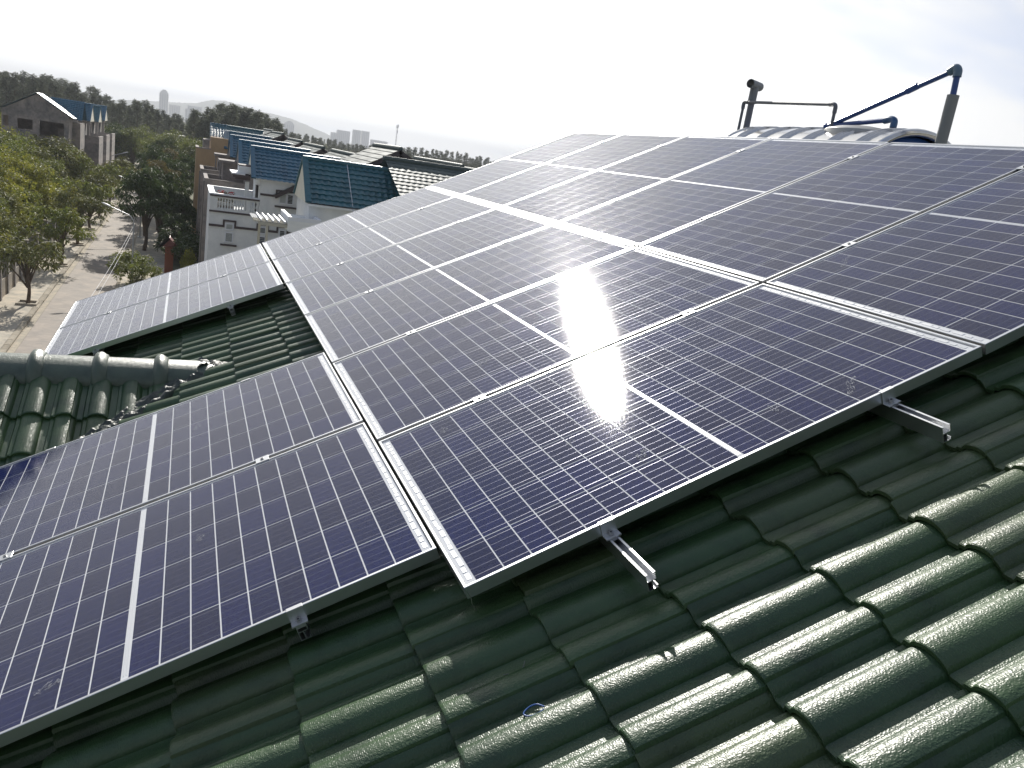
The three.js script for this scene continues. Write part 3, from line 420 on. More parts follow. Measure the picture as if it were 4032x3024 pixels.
{
  // pavement trees on the left, each in a small kerbed pit
  const pit = merge([box(1.1, 0.14, 0.1, 0, 0.05, 0.5), box(1.1, 0.14, 0.1, 0, 0.05, -0.5), box(0.1, 0.14, 0.9, 0.5, 0.05, 0), box(0.1, 0.14, 0.9, -0.5, 0.05, 0)]), pm = std({ map: rep(paveTex, 0.5), roughness: 0.95 });
  [[-8.42, -55.4, 1.0, 0, 'small pavement tree with a thin bent trunk nearest the roof'], [-8.42, -69.6, 1.12, 1, 'small round pavement tree beside the fence posts, second from the roof'], [-8.5, -81, 1.2, 0, 'bushy pavement tree half over the kerb, third from the roof'], [-8.6, -92, 1.2, 1, 'bushy pavement tree beside the road bend shadow, fourth from the roof'], [-8.7, -103, 1.25, 0, 'pavement tree on the left of the road, fifth from the roof'], [-8.8, -117, 1.3, 1, 'pavement tree on the left of the road, sixth from the roof'], [-9.1, -134, 1.3, 0, 'pavement tree on the left of the road, farthest of seven']].forEach(([x, z, s, k, l], i) => { const t = treeThing('pavement_tree', ST[k], i % 2 ? LM.acacia : LM.olive, l, 'tree', 'young trees on the left pavement', [x, 0, z], s * 1.05, i * 1.9); const q = mesh('tree_pit', pit, pm, t); q.scale.setScalar(1 / (s * 1.05)); q.rotation.y = -i * 1.9; });
  // the mass of trees behind the boundary wall
  const r = mulberry(91); let n = 0;
  const spots = []; for (let z = -58; z > -176; z -= 3.2) for (let k = 0; k < 4; k++) { const x0 = kerbX(z) - (z > -85 ? 5.2 : 4.4), x1 = 0.195 * z - 2, x = x0 + (x1 - x0) * (k + 0.15 + 0.7 * r()) / 4; if (x > x0 + 0.4 || x < x1 - 1) continue;  spots.push([x, z + (r() - 0.5) * 3]); }
  spots.forEach(([x, z], i) => { if (x > -21.8 && x < -12.4 && z < -117) return; const d = (r() - 0.5); const hh = z > -80 ? 0.72 : z > -105 ? 0.9 : 1.02; if (r() < 0.1) return; const m = r(); const tone = m < 0.45 ? 'mid green' : m < 0.72 ? 'yellow green' : 'olive green', part = z > -82 ? 'behind the fence posts, front of the thicket' : z > -112 ? 'in the middle of the thicket' : z > -140 ? 'beside the grey unfinished house' : 'at the back of the thicket'; treeThing('leafy_tree', BT[i % 4], m < 0.45 ? LM.acacia : m < 0.72 ? LM.lime : LM.olive, `${tone} leafy tree ${part}`, 'tree', `${tone} trees ${part}`, [x, -0.1, z], [hh * (0.85 + 0.3 * r()), hh * (0.9 + 0.25 * r()), hh * (0.85 + 0.3 * r())], r() * 6.28); n++; });
  // mango trees on the right pavement
  [[-3.25, -81.5, 1.0, 0, 'dark leaning mango tree with bare lower trunks behind the lamp post'], [-2.2, -85, 0.95, 1, 'dark mango tree right behind the leaning one on the right pavement'], [-2.6, -97, 0.98, 2, 'mango tree with reddish young leaves on the right pavement, third'], [-1.4, -100, 0.8, 0, 'dark mango tree beside the grey terrace houses'], [-3.2, -116, 1.0, 1, 'mango tree on the right pavement before the camera pole'], [-2.4, -132, 1.0, 2, 'round mango tree on the right pavement, near the road end'], [-0.9, -112, 0.9, 2, 'mango tree in the front garden of the third house'], [-0.2, -124, 1.0, 0, 'mango tree in the front garden of the orange house'], [-3.6, -150, 1.1, 1, 'mango tree at the right of the road end'], [-1.2, -91, 0.86, 1, 'mango tree before the third house, behind the gate'], [0.0, -84, 0.62, 2, 'small mango tree close to the grey parapet houses'], [-0.6, -78, 0.55, 0, 'small dark mango tree just behind the red roofed gate'], [-2.3, -107, 1.0, 0, 'dense mango tree halfway along the right pavement'], [-4.0, -128, 1.05, 2, 'mango tree leaning over the road near its end']].forEach(([x, z, s, k, l], i) => treeThing('mango_tree', MT[k], i === 2 || i === 5 ? LM.brown : LM.mango, l, 'tree', 'mango trees on the right of the road', [x, -0.02, z], [s, s, s], i * 2.3));
  // trees across the road end
  for (let i = 0; i < 26; i++) { const x = -24 + i * 1.15 + (r() - 0.5) * 2, z = -176 - r() * 45; if (x > -10.5 && x < -5.0 && z > -205) continue; treeThing('roundish_tree', BT[i % 4], r() < 0.6 ? LM.acacia : LM.mango, 'round green tree at the far end of the street', 'tree', 'green trees closing the street', [x, -0.1, z], 0.95 + 0.45 * r(), r() * 6); }
  // shrubs in front of the white house
  [[-3.4, -65.2, 1.0, 0, 'palm like green shrub at the foot of the nearest lamp post', LM.acacia], [-2.55, -62.0, 1.05, 1, 'green garden shrub left of the red roofed gate', LM.acacia], [0.42, -66, [0.5, 1.15, 0.5], 0, 'yellow leaved shrub right of the red roofed gate', LM.lime], [0.62, -63.0, [0.48, 0.95, 0.5], 1, 'yellow green shrub low behind the panels, beside the gate', LM.lime], [0.6, -70, 1.4, 0, 'dark shrub under the wall of the second terrace house', LM.mango], [0.4, -58, 1.0, 1, 'dark garden shrub at the corner of the white house', LM.mango], [0.2, -76, 1.5, 1, 'dark shrub before the third terrace house', LM.mango], [-2.7, -60.5, 0.6, 1, 'low dark shrub with pale leaves under the lamp post', LM.olive]].forEach(([x, z, s, k, l, m], i) => treeThing('garden_shrub', SH[k], m, l, 'shrub', 'shrubs along the front gardens', [x, -0.05, z], s, i * 1.3));
}
{ // casuarinas: the wood behind the left houses and the clump behind the terraces
  const r = mulberry(17);
  const top = (k) => { const T = [[-0.22, 0.0150], [-0.176, 0.0156], [-0.136, 0.0183], [-0.105, 0.0165], [-0.089, 0.0125], [-0.0675, 0.0085], [-0.05, 0.0088], [-0.034, 0.006], [-0.0115, 0.0015], [0.0, 0.004], [0.012, 0.010], [0.0226, 0.0152], [0.0377, 0.0196], [0.0608, 0.0188], [0.0835, 0.0158], [0.0919, 0.010], [0.1, 0.004], [0.12, 0.0035], [0.145, 0.001], [0.187, 0.0005], [0.225, 0.006], [0.27, 0.0075], [0.305, 0.0095], [0.34, 0.008], [0.42, 0.008]]; for (let i = 1; i < T.length; i++) if (k < T[i][0]) return lerp(T[i - 1][1], T[i][1], (k - T[i - 1][0]) / (T[i][0] - T[i - 1][0])); return 0.008; };
  const put = (k, z, dy, grp, label) => { const h = 12 + (top(k) + dy) * z; const sc = h / 15; treeThing('casuarina_tree', CS[Math.floor(r() * 4)], LM.needle, label, 'tree', grp, [k * z, -0.14, -z], [sc * (0.9 + 0.4 * r()), sc, sc * (0.9 + 0.4 * r())], r() * 6.28); };
  for (let i = 0; i < 95; i++) { const k = -0.205 + 0.2 * (i + r()) / 95; put(k, 235 + r() * 70, -0.013 * Math.pow(r(), 1.6) + 0.0035 * Math.pow(r(), 3), ...(k < -0.15 ? ['casuarinas left of the grey gable', 'dark feathery casuarina in the wood left of the grey unfinished gable'] : k < -0.105 ? ['casuarinas behind the grey gable', 'dark feathery casuarina standing behind the roof of the grey unfinished house'] : k < -0.055 ? ['casuarinas right of the unfinished row', 'dark feathery casuarina right of the unfinished row, above the street trees'] : ['casuarinas below the tall tower', 'hazy casuarina below the tall tower block, above the street end'])); }
  for (let i = 0; i < 50; i++) { const k = 0.0 + 0.098 * (i + r()) / 50; put(k, 205 + r() * 45, -0.013 * Math.pow(r(), 1.5) + 0.002 * Math.pow(r(), 2), ...(k < 0.035 ? ['casuarinas on the left of the clump', 'dark casuarina on the left of the clump behind the orange house'] : k < 0.07 ? ['casuarinas in the middle of the clump', 'dark casuarina in the tallest part of the clump behind the blue roofs'] : ['casuarinas on the right of the clump', 'dark casuarina on the falling right side of the clump before the hill'])); }
  for (let i = 0; i < 60; i++) { const k = 0.1 + 0.3 * (i + r()) / 60; put(k, 380 + r() * 150, -0.005 * Math.pow(r(), 1.2), ...(k < 0.226 ? ['casuarinas left of the radio mast', 'grey casuarina on the hazy skyline left of the radio mast'] : ['casuarinas right of the radio mast', 'grey casuarina on the hazy skyline right of the radio mast'])); }
  // the lower wood and scrub that reads as one mass
  const spotsN = 2600, gm = new THREE.InstancedMesh(CS[1].crown, LM.needle, 700), gm2 = new THREE.InstancedMesh(BT[2].crown, LM.acacia, spotsN), m4 = new THREE.Matrix4(), q = new THREE.Quaternion(), up = new THREE.Vector3(0, 1, 0), col = new THREE.Color();
  for (let i = 0; i < 700; i++) { const z = 300 + r() * 900, k = -0.24 + 0.68 * r(), h = (8 + 5 * r()) / 15; m4.compose(new THREE.Vector3(k * z, -0.5, -z), q.setFromAxisAngle(up, r() * 6), new THREE.Vector3(h * 1.2, h, h * 1.2)); gm.setMatrixAt(i, m4); gm.setColorAt(i, col.setRGB(1, 1, 1)); }
  for (let i = 0; i < spotsN; i++) { const z = 150 + Math.pow(r(), 0.7) * 900, k = i % 2 ? -0.24 + 0.72 * r() : 0.08 + 0.36 * r(), h = (3.2 + 4.5 * r()) / 7; if (z < 235 && k < 0.115 && k > -0.115) { m4.makeScale(0.001, 0.001, 0.001).setPosition(40, -0.6, -300); } else m4.compose(new THREE.Vector3(k * z, -0.6, -z), q.setFromAxisAngle(up, r() * 6), new THREE.Vector3(h * 1.5, h, h * 1.5)); gm2.setMatrixAt(i, m4); const t = 0.7 + 0.6 * r(); gm2.setColorAt(i, col.setRGB(t * (0.9 + 0.4 * r()), t, t * 0.9)); }
  for (const [g, n, l] of [[gm, 'far_wood', 'hazy dark casuarina wood along the horizon'], [gm2, 'scrub', 'green scrub and bushes covering the plain behind the houses']]) { g.name = n; g.userData = { kind: 'stuff', label: l, category: 'wood' }; g.castShadow = g.receiveShadow = true; scene.add(g); }
}

// ───────────────────────── boundary wall with posts ─────────────────────────
{
  const w = thing('boundary_wall', 'low concrete boundary wall with tall grey posts along the left pavement', 'wall'), cm = std({ map: concT, color: lin(1.15, 1.12, 1.1), roughness: 0.95 }), cm2 = std({ map: concT, color: lin(1.35, 1.25, 1.05), roughness: 0.95 }), pg = chamferBox(0.30, 2.35, 0.34, 0.02).translate(0, 1.17, 0), cg = chamferBox(0.36, 0.07, 0.40, 0.015).translate(0, 2.38, 0);
  const r = mulberry(33);
  for (let z = -44; z > -150; z -= 2.35) { const x = kerbX(z) - 2.55, k = r() < 0.2 ? 1.13 : 0.9 + 0.12 * r(); const p = mesh('post', pg, cm, w); p.position.set(x, -0.05, z); p.scale.y = k; const c = mesh('post_cap', cg, cm2, p); const b = mesh('wall_panel', metreUV(box(0.14, 1.05 + 0.2 * r(), 1.98, 0, 0.5, 0)), cm2, w); b.position.set(x - 0.02, 0, z - 1.17); b.rotation.y = 0.0083; }
}

// ───────────────────────── houses ─────────────────────────
const roofBlue = [[0.026, 0.115, 0.18], [0.020, 0.105, 0.135], [0.030, 0.12, 0.19], [0.030, 0.13, 0.20]];
function tiledSlope(len, run, pitch = 0.30, gauge = 0.34, amp = 0.045, seed = 1, step = 0.05) { // x along the ridge (0..len), z down the slope (0..run), y out of the slope
  const nx = Math.max(8, Math.round(len / pitch)) * 4, nc = Math.max(2, Math.round(run / gauge)), P = [], I = [], R = mulberry(seed); const rows = []; for (let c = 0; c < nc; c++) { rows.push([c / nc * run, 0.0, c], [(c + 0.985) / nc * run, step, c]); }
  for (const [z, lift, c] of rows) { for (let i = 0; i <= nx; i++) { const x = len * i / nx, ph = (x / pitch) % 1; P.push(x, amp * Math.pow(Math.sin(ph * Math.PI), 2) + lift + 0.006 * Math.sin(i * 1.7 + c * 2.3), z); } }
  const n = nx + 1; for (let a = 0; a < rows.length - 1; a++) for (let i = 0; i < nx; i++) { const q = a * n + i; I.push(q, q + n, q + 1, q + 1, q + n, q + n + 1); }
  const g = new THREE.BufferGeometry(); g.setAttribute('position', new THREE.Float32BufferAttribute(P, 3)); g.setAttribute('uv', new THREE.Float32BufferAttribute(P.flatMap((_, i) => i % 3 === 0 ? [P[i], P[i + 2]] : []), 2)); g.setIndex(I); return toCreasedNormals(g, 0.6);
}
const roofMat = (c) => phys({ color: lin(...c), map: rep(tileStain, 0.35), roughness: 0.5 });
const RM = roofBlue.map(roofMat), RMain = phys({ color: lin(0.085, 0.11, 0.105), map: rep(tileStain, 0.3), roughness: 0.6, specularIntensity: 0.32 });
// slope with ridge from (x0, y, z) along +x (dir 'x') or along -z (dir 'z'); side ±1 says which way it falls
function slopeX(x0, x1, y, z, run, pitchDeg, side, mat, parent, name = 'roof_slope', seed = 1) { const g = mat === RMain ? tiledSlope(Math.abs(x1 - x0), run, 0.30, 0.42, 0.014, seed, 0.028) : tiledSlope(Math.abs(x1 - x0), run, 0.30, 0.34, 0.045, seed); const m = mesh(name, g, mat, parent); const a = pitchDeg * Math.PI / 180; const B = new THREE.Matrix4().makeBasis(new THREE.Vector3(side, 0, 0), new THREE.Vector3(0, Math.cos(a), Math.sin(a) * side), new THREE.Vector3(0, -Math.sin(a), Math.cos(a) * side)); B.setPosition(side > 0 ? x0 : x1, y, z); m.applyMatrix4(B); return m; }
function slopeZ(z0, z1, x, y, run, pitchDeg, side, mat, parent, name = 'roof_slope', seed = 2) { const g = tiledSlope(Math.abs(z1 - z0), run, 0.30, 0.40, 0.018, seed, 0.03); const m = mesh(name, g, mat, parent); const a = pitchDeg * Math.PI / 180; const X = new THREE.Vector3(0, 0, -side), Z = new THREE.Vector3(Math.cos(a) * side, -Math.sin(a), 0), Y = new THREE.Vector3().crossVectors(Z, X); const B = new THREE.Matrix4().makeBasis(X, Y, Z); B.setPosition(x, y, side > 0 ? Math.max(z0, z1) : Math.min(z0, z1)); m.applyMatrix4(B); return m; }
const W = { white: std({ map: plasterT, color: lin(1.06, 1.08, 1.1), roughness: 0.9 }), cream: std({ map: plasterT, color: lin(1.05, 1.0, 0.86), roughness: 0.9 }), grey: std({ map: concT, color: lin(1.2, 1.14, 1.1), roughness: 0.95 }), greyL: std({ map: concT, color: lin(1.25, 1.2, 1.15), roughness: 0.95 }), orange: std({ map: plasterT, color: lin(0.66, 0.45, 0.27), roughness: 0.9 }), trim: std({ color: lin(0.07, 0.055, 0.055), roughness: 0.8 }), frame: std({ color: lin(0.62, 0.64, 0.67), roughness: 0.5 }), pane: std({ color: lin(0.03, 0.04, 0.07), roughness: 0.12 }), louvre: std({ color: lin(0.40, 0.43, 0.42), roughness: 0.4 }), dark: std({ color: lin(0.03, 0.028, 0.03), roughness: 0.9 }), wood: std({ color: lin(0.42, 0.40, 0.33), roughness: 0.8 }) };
// window on a wall facing +z at z; parts of one house
function windowZ(h, x0, x1, y0, y1, z, { sill = true, bars = 3, rows = 4, pane = W.pane } = {}) {
  const w = mesh('window', merge([span(x0, x0 + 0.07, y0, y1, z, z + 0.07), span(x1 - 0.07, x1, y0, y1, z, z + 0.07), span(x0 + 0.07, x1 - 0.07, y1 - 0.07, y1, z, z + 0.07), span(x0 + 0.07, x1 - 0.07, y0, y0 + 0.07, z, z + 0.07)]), W.frame, h);
  mesh('pane', span(x0 + 0.07, x1 - 0.07, y0 + 0.07, y1 - 0.07, z + 0.002, z + 0.02), pane, w);
  const g = []; for (let i = 1; i < bars; i++) { const x = lerp(x0 + 0.07, x1 - 0.07, i / bars); g.push(span(x - 0.012, x + 0.012, y0 + 0.07, y1 - 0.07, z + 0.022, z + 0.04)); } for (let i = 1; i < rows; i++) { const y = lerp(y0 + 0.07, y1 - 0.07, i / rows); g.push(span(x0 + 0.07, x1 - 0.07, y - 0.012, y + 0.012, z + 0.041, z + 0.055)); } if (g.length) mesh('bars', merge(g), W.louvre, w);
  if (sill) mesh('sill', span(x0 - 0.22, x1 + 0.22, y0 - 0.20, y0 - 0.10, z, z + 0.14), W.trim, w); return w;
}
function gableRoof(h, { xg, xe, ya, za, half, drop, mat, bargeMat, side = 1, seed = 3 }) { // steep front gable: ridge along x from xg back to xe
  const run = Math.hypot(half, drop), deg = Math.atan2(drop, half) * 180 / Math.PI; const x0 = Math.min(xg, xe), x1 = Math.max(xg, xe);
  const a = slopeX(x0, x1, ya, za, run, deg, 1, mat, h, 'front_roof', seed); slopeX(x0, x1, ya, za, run, deg, -1, mat, h, 'front_roof', seed + 5);
  const cap = []; const n = Math.round((x1 - x0) / 0.36); for (let i = 0; i < n; i++) cap.push(new THREE.CylinderGeometry(0.115, 0.14, 0.37, 8).rotateZ(Math.PI / 2).translate(x0 + (i + 0.5) * (x1 - x0) / n, ya + 0.05, za)); mesh('ridge_caps', merge(cap), mat, h);
  // verge caps down both edges of the gable
  const vc = []; const nv = Math.round(run / 0.36), ux = xg + (xg < xe ? 0.08 : -0.08); for (const s of [1, -1]) for (let i = 0; i < nv; i++) { const t = (i + 0.5) / nv; vc.push(new THREE.BoxGeometry(0.26, 0.10, 0.37).rotateX(s * Math.atan2(drop, half)).translate(ux, ya - drop * t + 0.07, za + s * half * t)); } mesh('verge_caps', merge(vc), mat, h);
  const xi = xg + (xg < xe ? 0.02 : -0.02); mesh('gable_wall', merge([poly([[[xi, ya - 0.05, za], [xi, ya - drop, za + half * 0.97], [xi, ya - drop, za - half * 0.97]]]), poly([[[xi + (xg < xe ? 0.12 : -0.12), ya - 0.07, za], [xi + (xg < xe ? 0.12 : -0.12), ya - drop, za + half * 0.97], [xi + (xg < xe ? 0.12 : -0.12), ya - drop, za - half * 0.97]]])]), bargeMat, h);
}
function mainRoof(h, { xr, yr, z0, z1, run = 5.6, deg = 31, wall = W.cream, mat = RMain }) { // ridge along z
  slopeZ(z0, z1, xr, yr, run, deg, -1, mat, h, 'main_roof'); slopeZ(z0, z1, xr, yr, run, deg, 1, mat, h, 'main_roof');
  const cap = []; const n = Math.round(Math.abs(z1 - z0) / 0.4); for (let i = 0; i < n; i++) cap.push(new THREE.CylinderGeometry(0.12, 0.14, 0.41, 8).rotateX(Math.PI / 2).translate(xr, yr + 0.05, z0 + (i + 0.5) * (z1 - z0) / n)); mesh('ridge_caps', merge(cap), mat, h);
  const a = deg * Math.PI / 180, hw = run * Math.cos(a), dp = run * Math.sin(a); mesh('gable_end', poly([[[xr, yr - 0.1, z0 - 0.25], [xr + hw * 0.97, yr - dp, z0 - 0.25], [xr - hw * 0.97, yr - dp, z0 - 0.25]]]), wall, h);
  const bg = []; for (const s of [1, -1]) { const b = new THREE.BoxGeometry(run, 0.22, 0.09).translate(run / 2, -0.10, 0); b.rotateZ(s > 0 ? -a : a - Math.PI); if (s < 0) { b.translate(0, 0, 0); } bg.push((s > 0 ? b : new THREE.BoxGeometry(run, 0.22, 0.09).translate(-run / 2, -0.10, 0).rotateZ(a)).translate(xr, yr, z0 + 0.02)); } mesh('barge_board', merge(bg), W.trim, h);
}
function parapetBox(h, name, x0, x1, z0, z1, y0, y1, t, mat) { return mesh(name, metreUV(merge([span(x0, x1, y0, y1, z0 - t, z0), span(x0, x1, y0, y1, z1, z1 + t), span(x0, x0 + t, y0, y1, z1 + t, z0 - t)])), mat, h); }

{ // the white house: terrace with balusters, trim, grille windows
  const Z = -52, h = thing('terrace_house', 'white house with balustraded roof terrace, dark trim and blue tiled gable', 'house', 'houses of the right hand row');
  mesh('wall', metreUV(merge([span(1.33, 13, -0.1, 7.1, Z - 6.1, Z), span(4.08, 13, 7.1, 9.15, Z - 6.1, Z)])), W.white, h);
  // terrace parapet: front, both sides; balusters in the near side
  mesh('parapet', metreUV(merge([span(1.33, 1.55, 7.1, 8.0, Z - 6.1, Z), span(1.55, 4.08, 7.1, 8.0, Z - 6.1, Z - 5.9), span(1.55, 1.75, 7.1, 8.0, Z - 0.2, Z), span(3.35, 3.55, 7.1, 8.0, Z - 0.2, Z), span(1.75, 3.35, 7.1, 7.25, Z - 0.2, Z), span(1.75, 3.35, 7.82, 8.0, Z - 0.2, Z), span(3.55, 4.07, 7.1, 7.25, Z - 0.2, Z), span(3.55, 4.07, 7.82, 8.0, Z - 0.2, Z)])), W.white, h);
  mesh('coping', merge([span(1.27, 4.08, 8.0, 8.08, Z - 0.22, Z + 0.05), span(1.27, 1.6, 8.0, 8.08, Z - 6.1, Z - 0.22), span(1.6, 4.08, 8.0, 8.08, Z - 6.12, Z - 5.86)]), W.frame, h);
  const bal = new THREE.LatheGeometry([[0.055, 0], [0.055, 0.05], [0.03, 0.09], [0.075, 0.22], [0.06, 0.32], [0.028, 0.45], [0.055, 0.52], [0.055, 0.57]].map(([r, y]) => new THREE.Vector2(r, y)), 10);
  for (let i = 0; i < 10; i++) mesh('baluster', bal, W.white, h).position.set(1.86 + i * 0.155, 7.25, Z - 0.1); for (let i = 0; i < 3; i++) mesh('baluster', bal, W.white, h).position.set(3.65 + i * 0.155, 7.25, Z - 0.1);
  const tr = (x0, x1, y0, y1) => span(x0, x1, y0, y1, Z + 0.002, Z + 0.07);
  mesh('trim', merge([tr(1.31, 5.4, 7.0, 7.1), tr(1.31, 4.08, 7.9, 7.995), tr(1.33, 2.1, 6.17, 6.30), tr(2.1, 2.2, 6.17, 6.62), tr(2.2, 2.75, 6.52, 6.62), tr(2.75, 2.85, 6.17, 6.62), tr(2.85, 4.0, 6.17, 6.30), tr(4.0, 4.1, 6.17, 6.62), tr(4.1, 4.62, 6.52, 6.62), tr(4.62, 4.72, 6.17, 6.62), tr(4.72, 5.15, 6.17, 6.30), tr(5.15, 5.25, 6.17, 6.62), tr(5.25, 5.75, 6.52, 6.62), tr(5.75, 5.85, 6.17, 6.62), tr(5.85, 12, 6.17, 6.30), tr(4.08, 4.95, 8.28, 8.40), tr(4.95, 5.05, 8.28, 8.72), tr(5.05, 6.3, 8.62, 8.72), tr(6.3, 9, 8.28, 8.40)]), W.trim, h);
  windowZ(h, 2.24, 2.72, 6.02, 6.44, Z, { sill: false, bars: 1, rows: 6, pane: W.louvre }); windowZ(h, 2.24, 2.72, 5.30, 5.92, Z, { bars: 5, rows: 9 });
  windowZ(h, 4.14, 4.58, 6.02, 6.44, Z, { sill: false, bars: 1, rows: 5, pane: W.dark }); windowZ(h, 4.14, 4.58, 5.0, 5.9, Z, { bars: 1, rows: 8 }); windowZ(h, 5.3, 5.7, 5.9, 6.4, Z, { bars: 1, rows: 4, pane: W.dark });
  windowZ(h, 5.16, 5.62, 7.92, 8.56, Z, { sill: false, bars: 1, rows: 6, pane: W.louvre }); windowZ(h, 5.60, 6.02, 7.92, 8.56, Z, { sill: false, bars: 1, rows: 6, pane: W.dark }); mesh('sill', span(4.95, 6.2, 7.70, 7.80, Z, Z + 0.14), W.trim, h);
  // porch column, canopy and turret on the terrace
  mesh('porch_column', span(3.25, 3.47, 7.1, 8.9, Z - 0.9, Z - 0.68), W.white, h); mesh('canopy', merge([span(2.65, 3.5, 9.0, 9.12, Z - 3.2, Z - 0.4), span(2.5, 3.5, 9.12, 9.28, Z - 3.4, Z - 0.3)]), W.trim, h);
  mesh('canopy_coping', merge([span(2.45, 3.2, 9.28, 9.36, Z - 3.4, Z - 0.3)]), W.frame, h); mesh('turret', metreUV(span(2.85, 3.55, 9.36, 9.78, Z - 2.4, Z - 0.6)), W.white, h); mesh('turret_coping', merge([span(2.83, 3.6, 9.78, 9.84, Z - 2.4, Z - 0.6)]), W.trim, h);
  mesh('terrace_door', span(3.98, 4.075, 7.1, 8.7, Z - 2.6, Z - 1.6), W.dark, h);
  gableRoof(h, { xg: 3.55, xe: 8.9, ya: 10.85, za: Z - 2.35, half: 2.62, drop: 1.68, mat: RM[2], bargeMat: W.cream });
  mesh('soffit', span(3.7, 9, 9.15, 9.24, Z - 6.1, Z + 0.2), W.white, h);
  mainRoof(h, { xr: 9.64, yr: 11.27, z0: Z + 0.2, z1: -62.5, wall: W.cream });
}
{ // planter with red flowers on the terrace
  const f = thing('flower_planter', 'planter with red flowers in the corner of the white terrace', 'planter', null, [1.95, 7.1, -52.6]); mesh('box', span(-0.2, 0.75, 0, 0.45, -0.2, 0.2), W.grey, f);
  const b = leafBuf(), R = mulberry(6), c = leafBuf(); for (let i = 0; i < 260; i++) { const d = rv(R); d.y = Math.abs(d.y); pushLeaf(b, [0.25 + (R() - 0.5) * 0.9, 0.45 + R() * 0.55, (R() - 0.5) * 0.4], d, new THREE.Vector3().crossVectors(d, rv(R)).normalize(), 0.16, 0.06, [1, 1, 1]); if (i % 6 === 0) pushLeaf(c, [0.25 + (R() - 0.5) * 0.9, 0.85 + R() * 0.25, (R() - 0.5) * 0.4], d, new THREE.Vector3().crossVectors(d, rv(R)).normalize(), 0.12, 0.1, [1, 1, 1]); }
  mesh('leaves', leafGeo(b), LM.brown, f); mesh('flowers', leafGeo(c), leafMat([0.5, 0.03, 0.04]), f);
}
{ // the nearer house with the dark teal gable
  const Z = -38.4, h = thing('near_house', 'nearest house of the row, dark teal steep gable before the white house', 'house', 'houses of the right hand row');
  mesh('wall', metreUV(merge([span(5.15, 14, -0.1, 9.1, Z - 4.6, Z)])), W.white, h);
  gableRoof(h, { xg: 4.98, xe: 10.4, ya: 10.98, za: Z - 2.25, half: 2.45, drop: 1.82, mat: RM[1], bargeMat: W.cream, seed: 9 });
  mesh('lightning_rod', bar([7.05, 9.0, Z + 0.45], [7.0, 11.05, Z - 2.2], 0.022, 6), M.aluMatt, h);
  mesh('eave_beam', span(5.05, 11, 9.05, 9.16, Z, Z + 0.2), W.white, h);
  slopeX(8.9, 15, 11.50, -41.2, 5.4, 20, 1, RMain, h, 'main_roof', 21); slopeX(8.9, 15, 11.50, -41.2, 5.2, 22, -1, RMain, h, 'main_roof', 22);
  const cap = []; for (let i = 0; i < 16; i++) cap.push(new THREE.CylinderGeometry(0.11, 0.145, 0.4, 10).rotateZ(Math.PI / 2).translate(9.0 + i * 0.39, 11.56, -41.2)); mesh('ridge_caps', merge(cap), RMain, h);
  mesh('porch_roof', merge([span(4.1, 5.5, 8.0, 8.45, Z - 1.6, Z + 1.6)]), W.white, h); mesh('porch_parapet', merge([span(4.1, 4.25, 8.45, 8.62, Z - 1.6, Z + 1.6), span(4.25, 5.5, 8.45, 8.62, Z + 1.45, Z + 1.6), span(5.35, 5.5, 8.45, 8.62, Z - 1.6, Z + 1.45)]), W.frame, h);
  mesh('exhaust_cowl', new THREE.SphereGeometry(0.17, 14, 10).translate(7.35, 8.86, Z + 0.62), W.frame, h);
  mesh('lower_terrace', metreUV(span(2.6, 5.15, -0.1, 5.4, Z - 4.6, Z + 0.3)), W.white, h);
  mainRoof(h, { xr: 10.1, yr: 12.05, z0: -43.2, z1: -50, run: 4.5, deg: 30, wall: W.dark });
}
{ // pergola on its terrace
  const Z = -38.4, p = thing('pergola', 'weathered white slatted pergola on the terrace before the white house', 'pergola');
  for (const [x, z] of [[3.0, Z + 0.9], [3.28, Z + 1.4]]) mesh('post', span(x - 0.05, x + 0.05, 5.4, 8.16, z - 0.05, z + 0.05), W.wood, p);
  for (let i = 0; i < 9; i++) { const x = 3.02 + i * 0.245; mesh('rafter', span(x - 0.025, x + 0.025, 8.30, 8.38, Z - 1.4, Z + 1.5), W.frame, p); }
  for (let i = 0; i < 7; i++) { const z = Z - 1.2 + i * 0.42; mesh('slat', span(2.72, 5.05, 8.24, 8.299, z - 0.035, z + 0.035), i > 3 ? W.wood : W.frame, p); }
  mesh('beam', merge([span(2.95, 4.3, 8.12, 8.239, Z + 1.32, Z + 1.46), span(2.95, 3.05, 8.12, 8.239, Z - 1.2, Z + 1.32)]), W.wood, p);
}
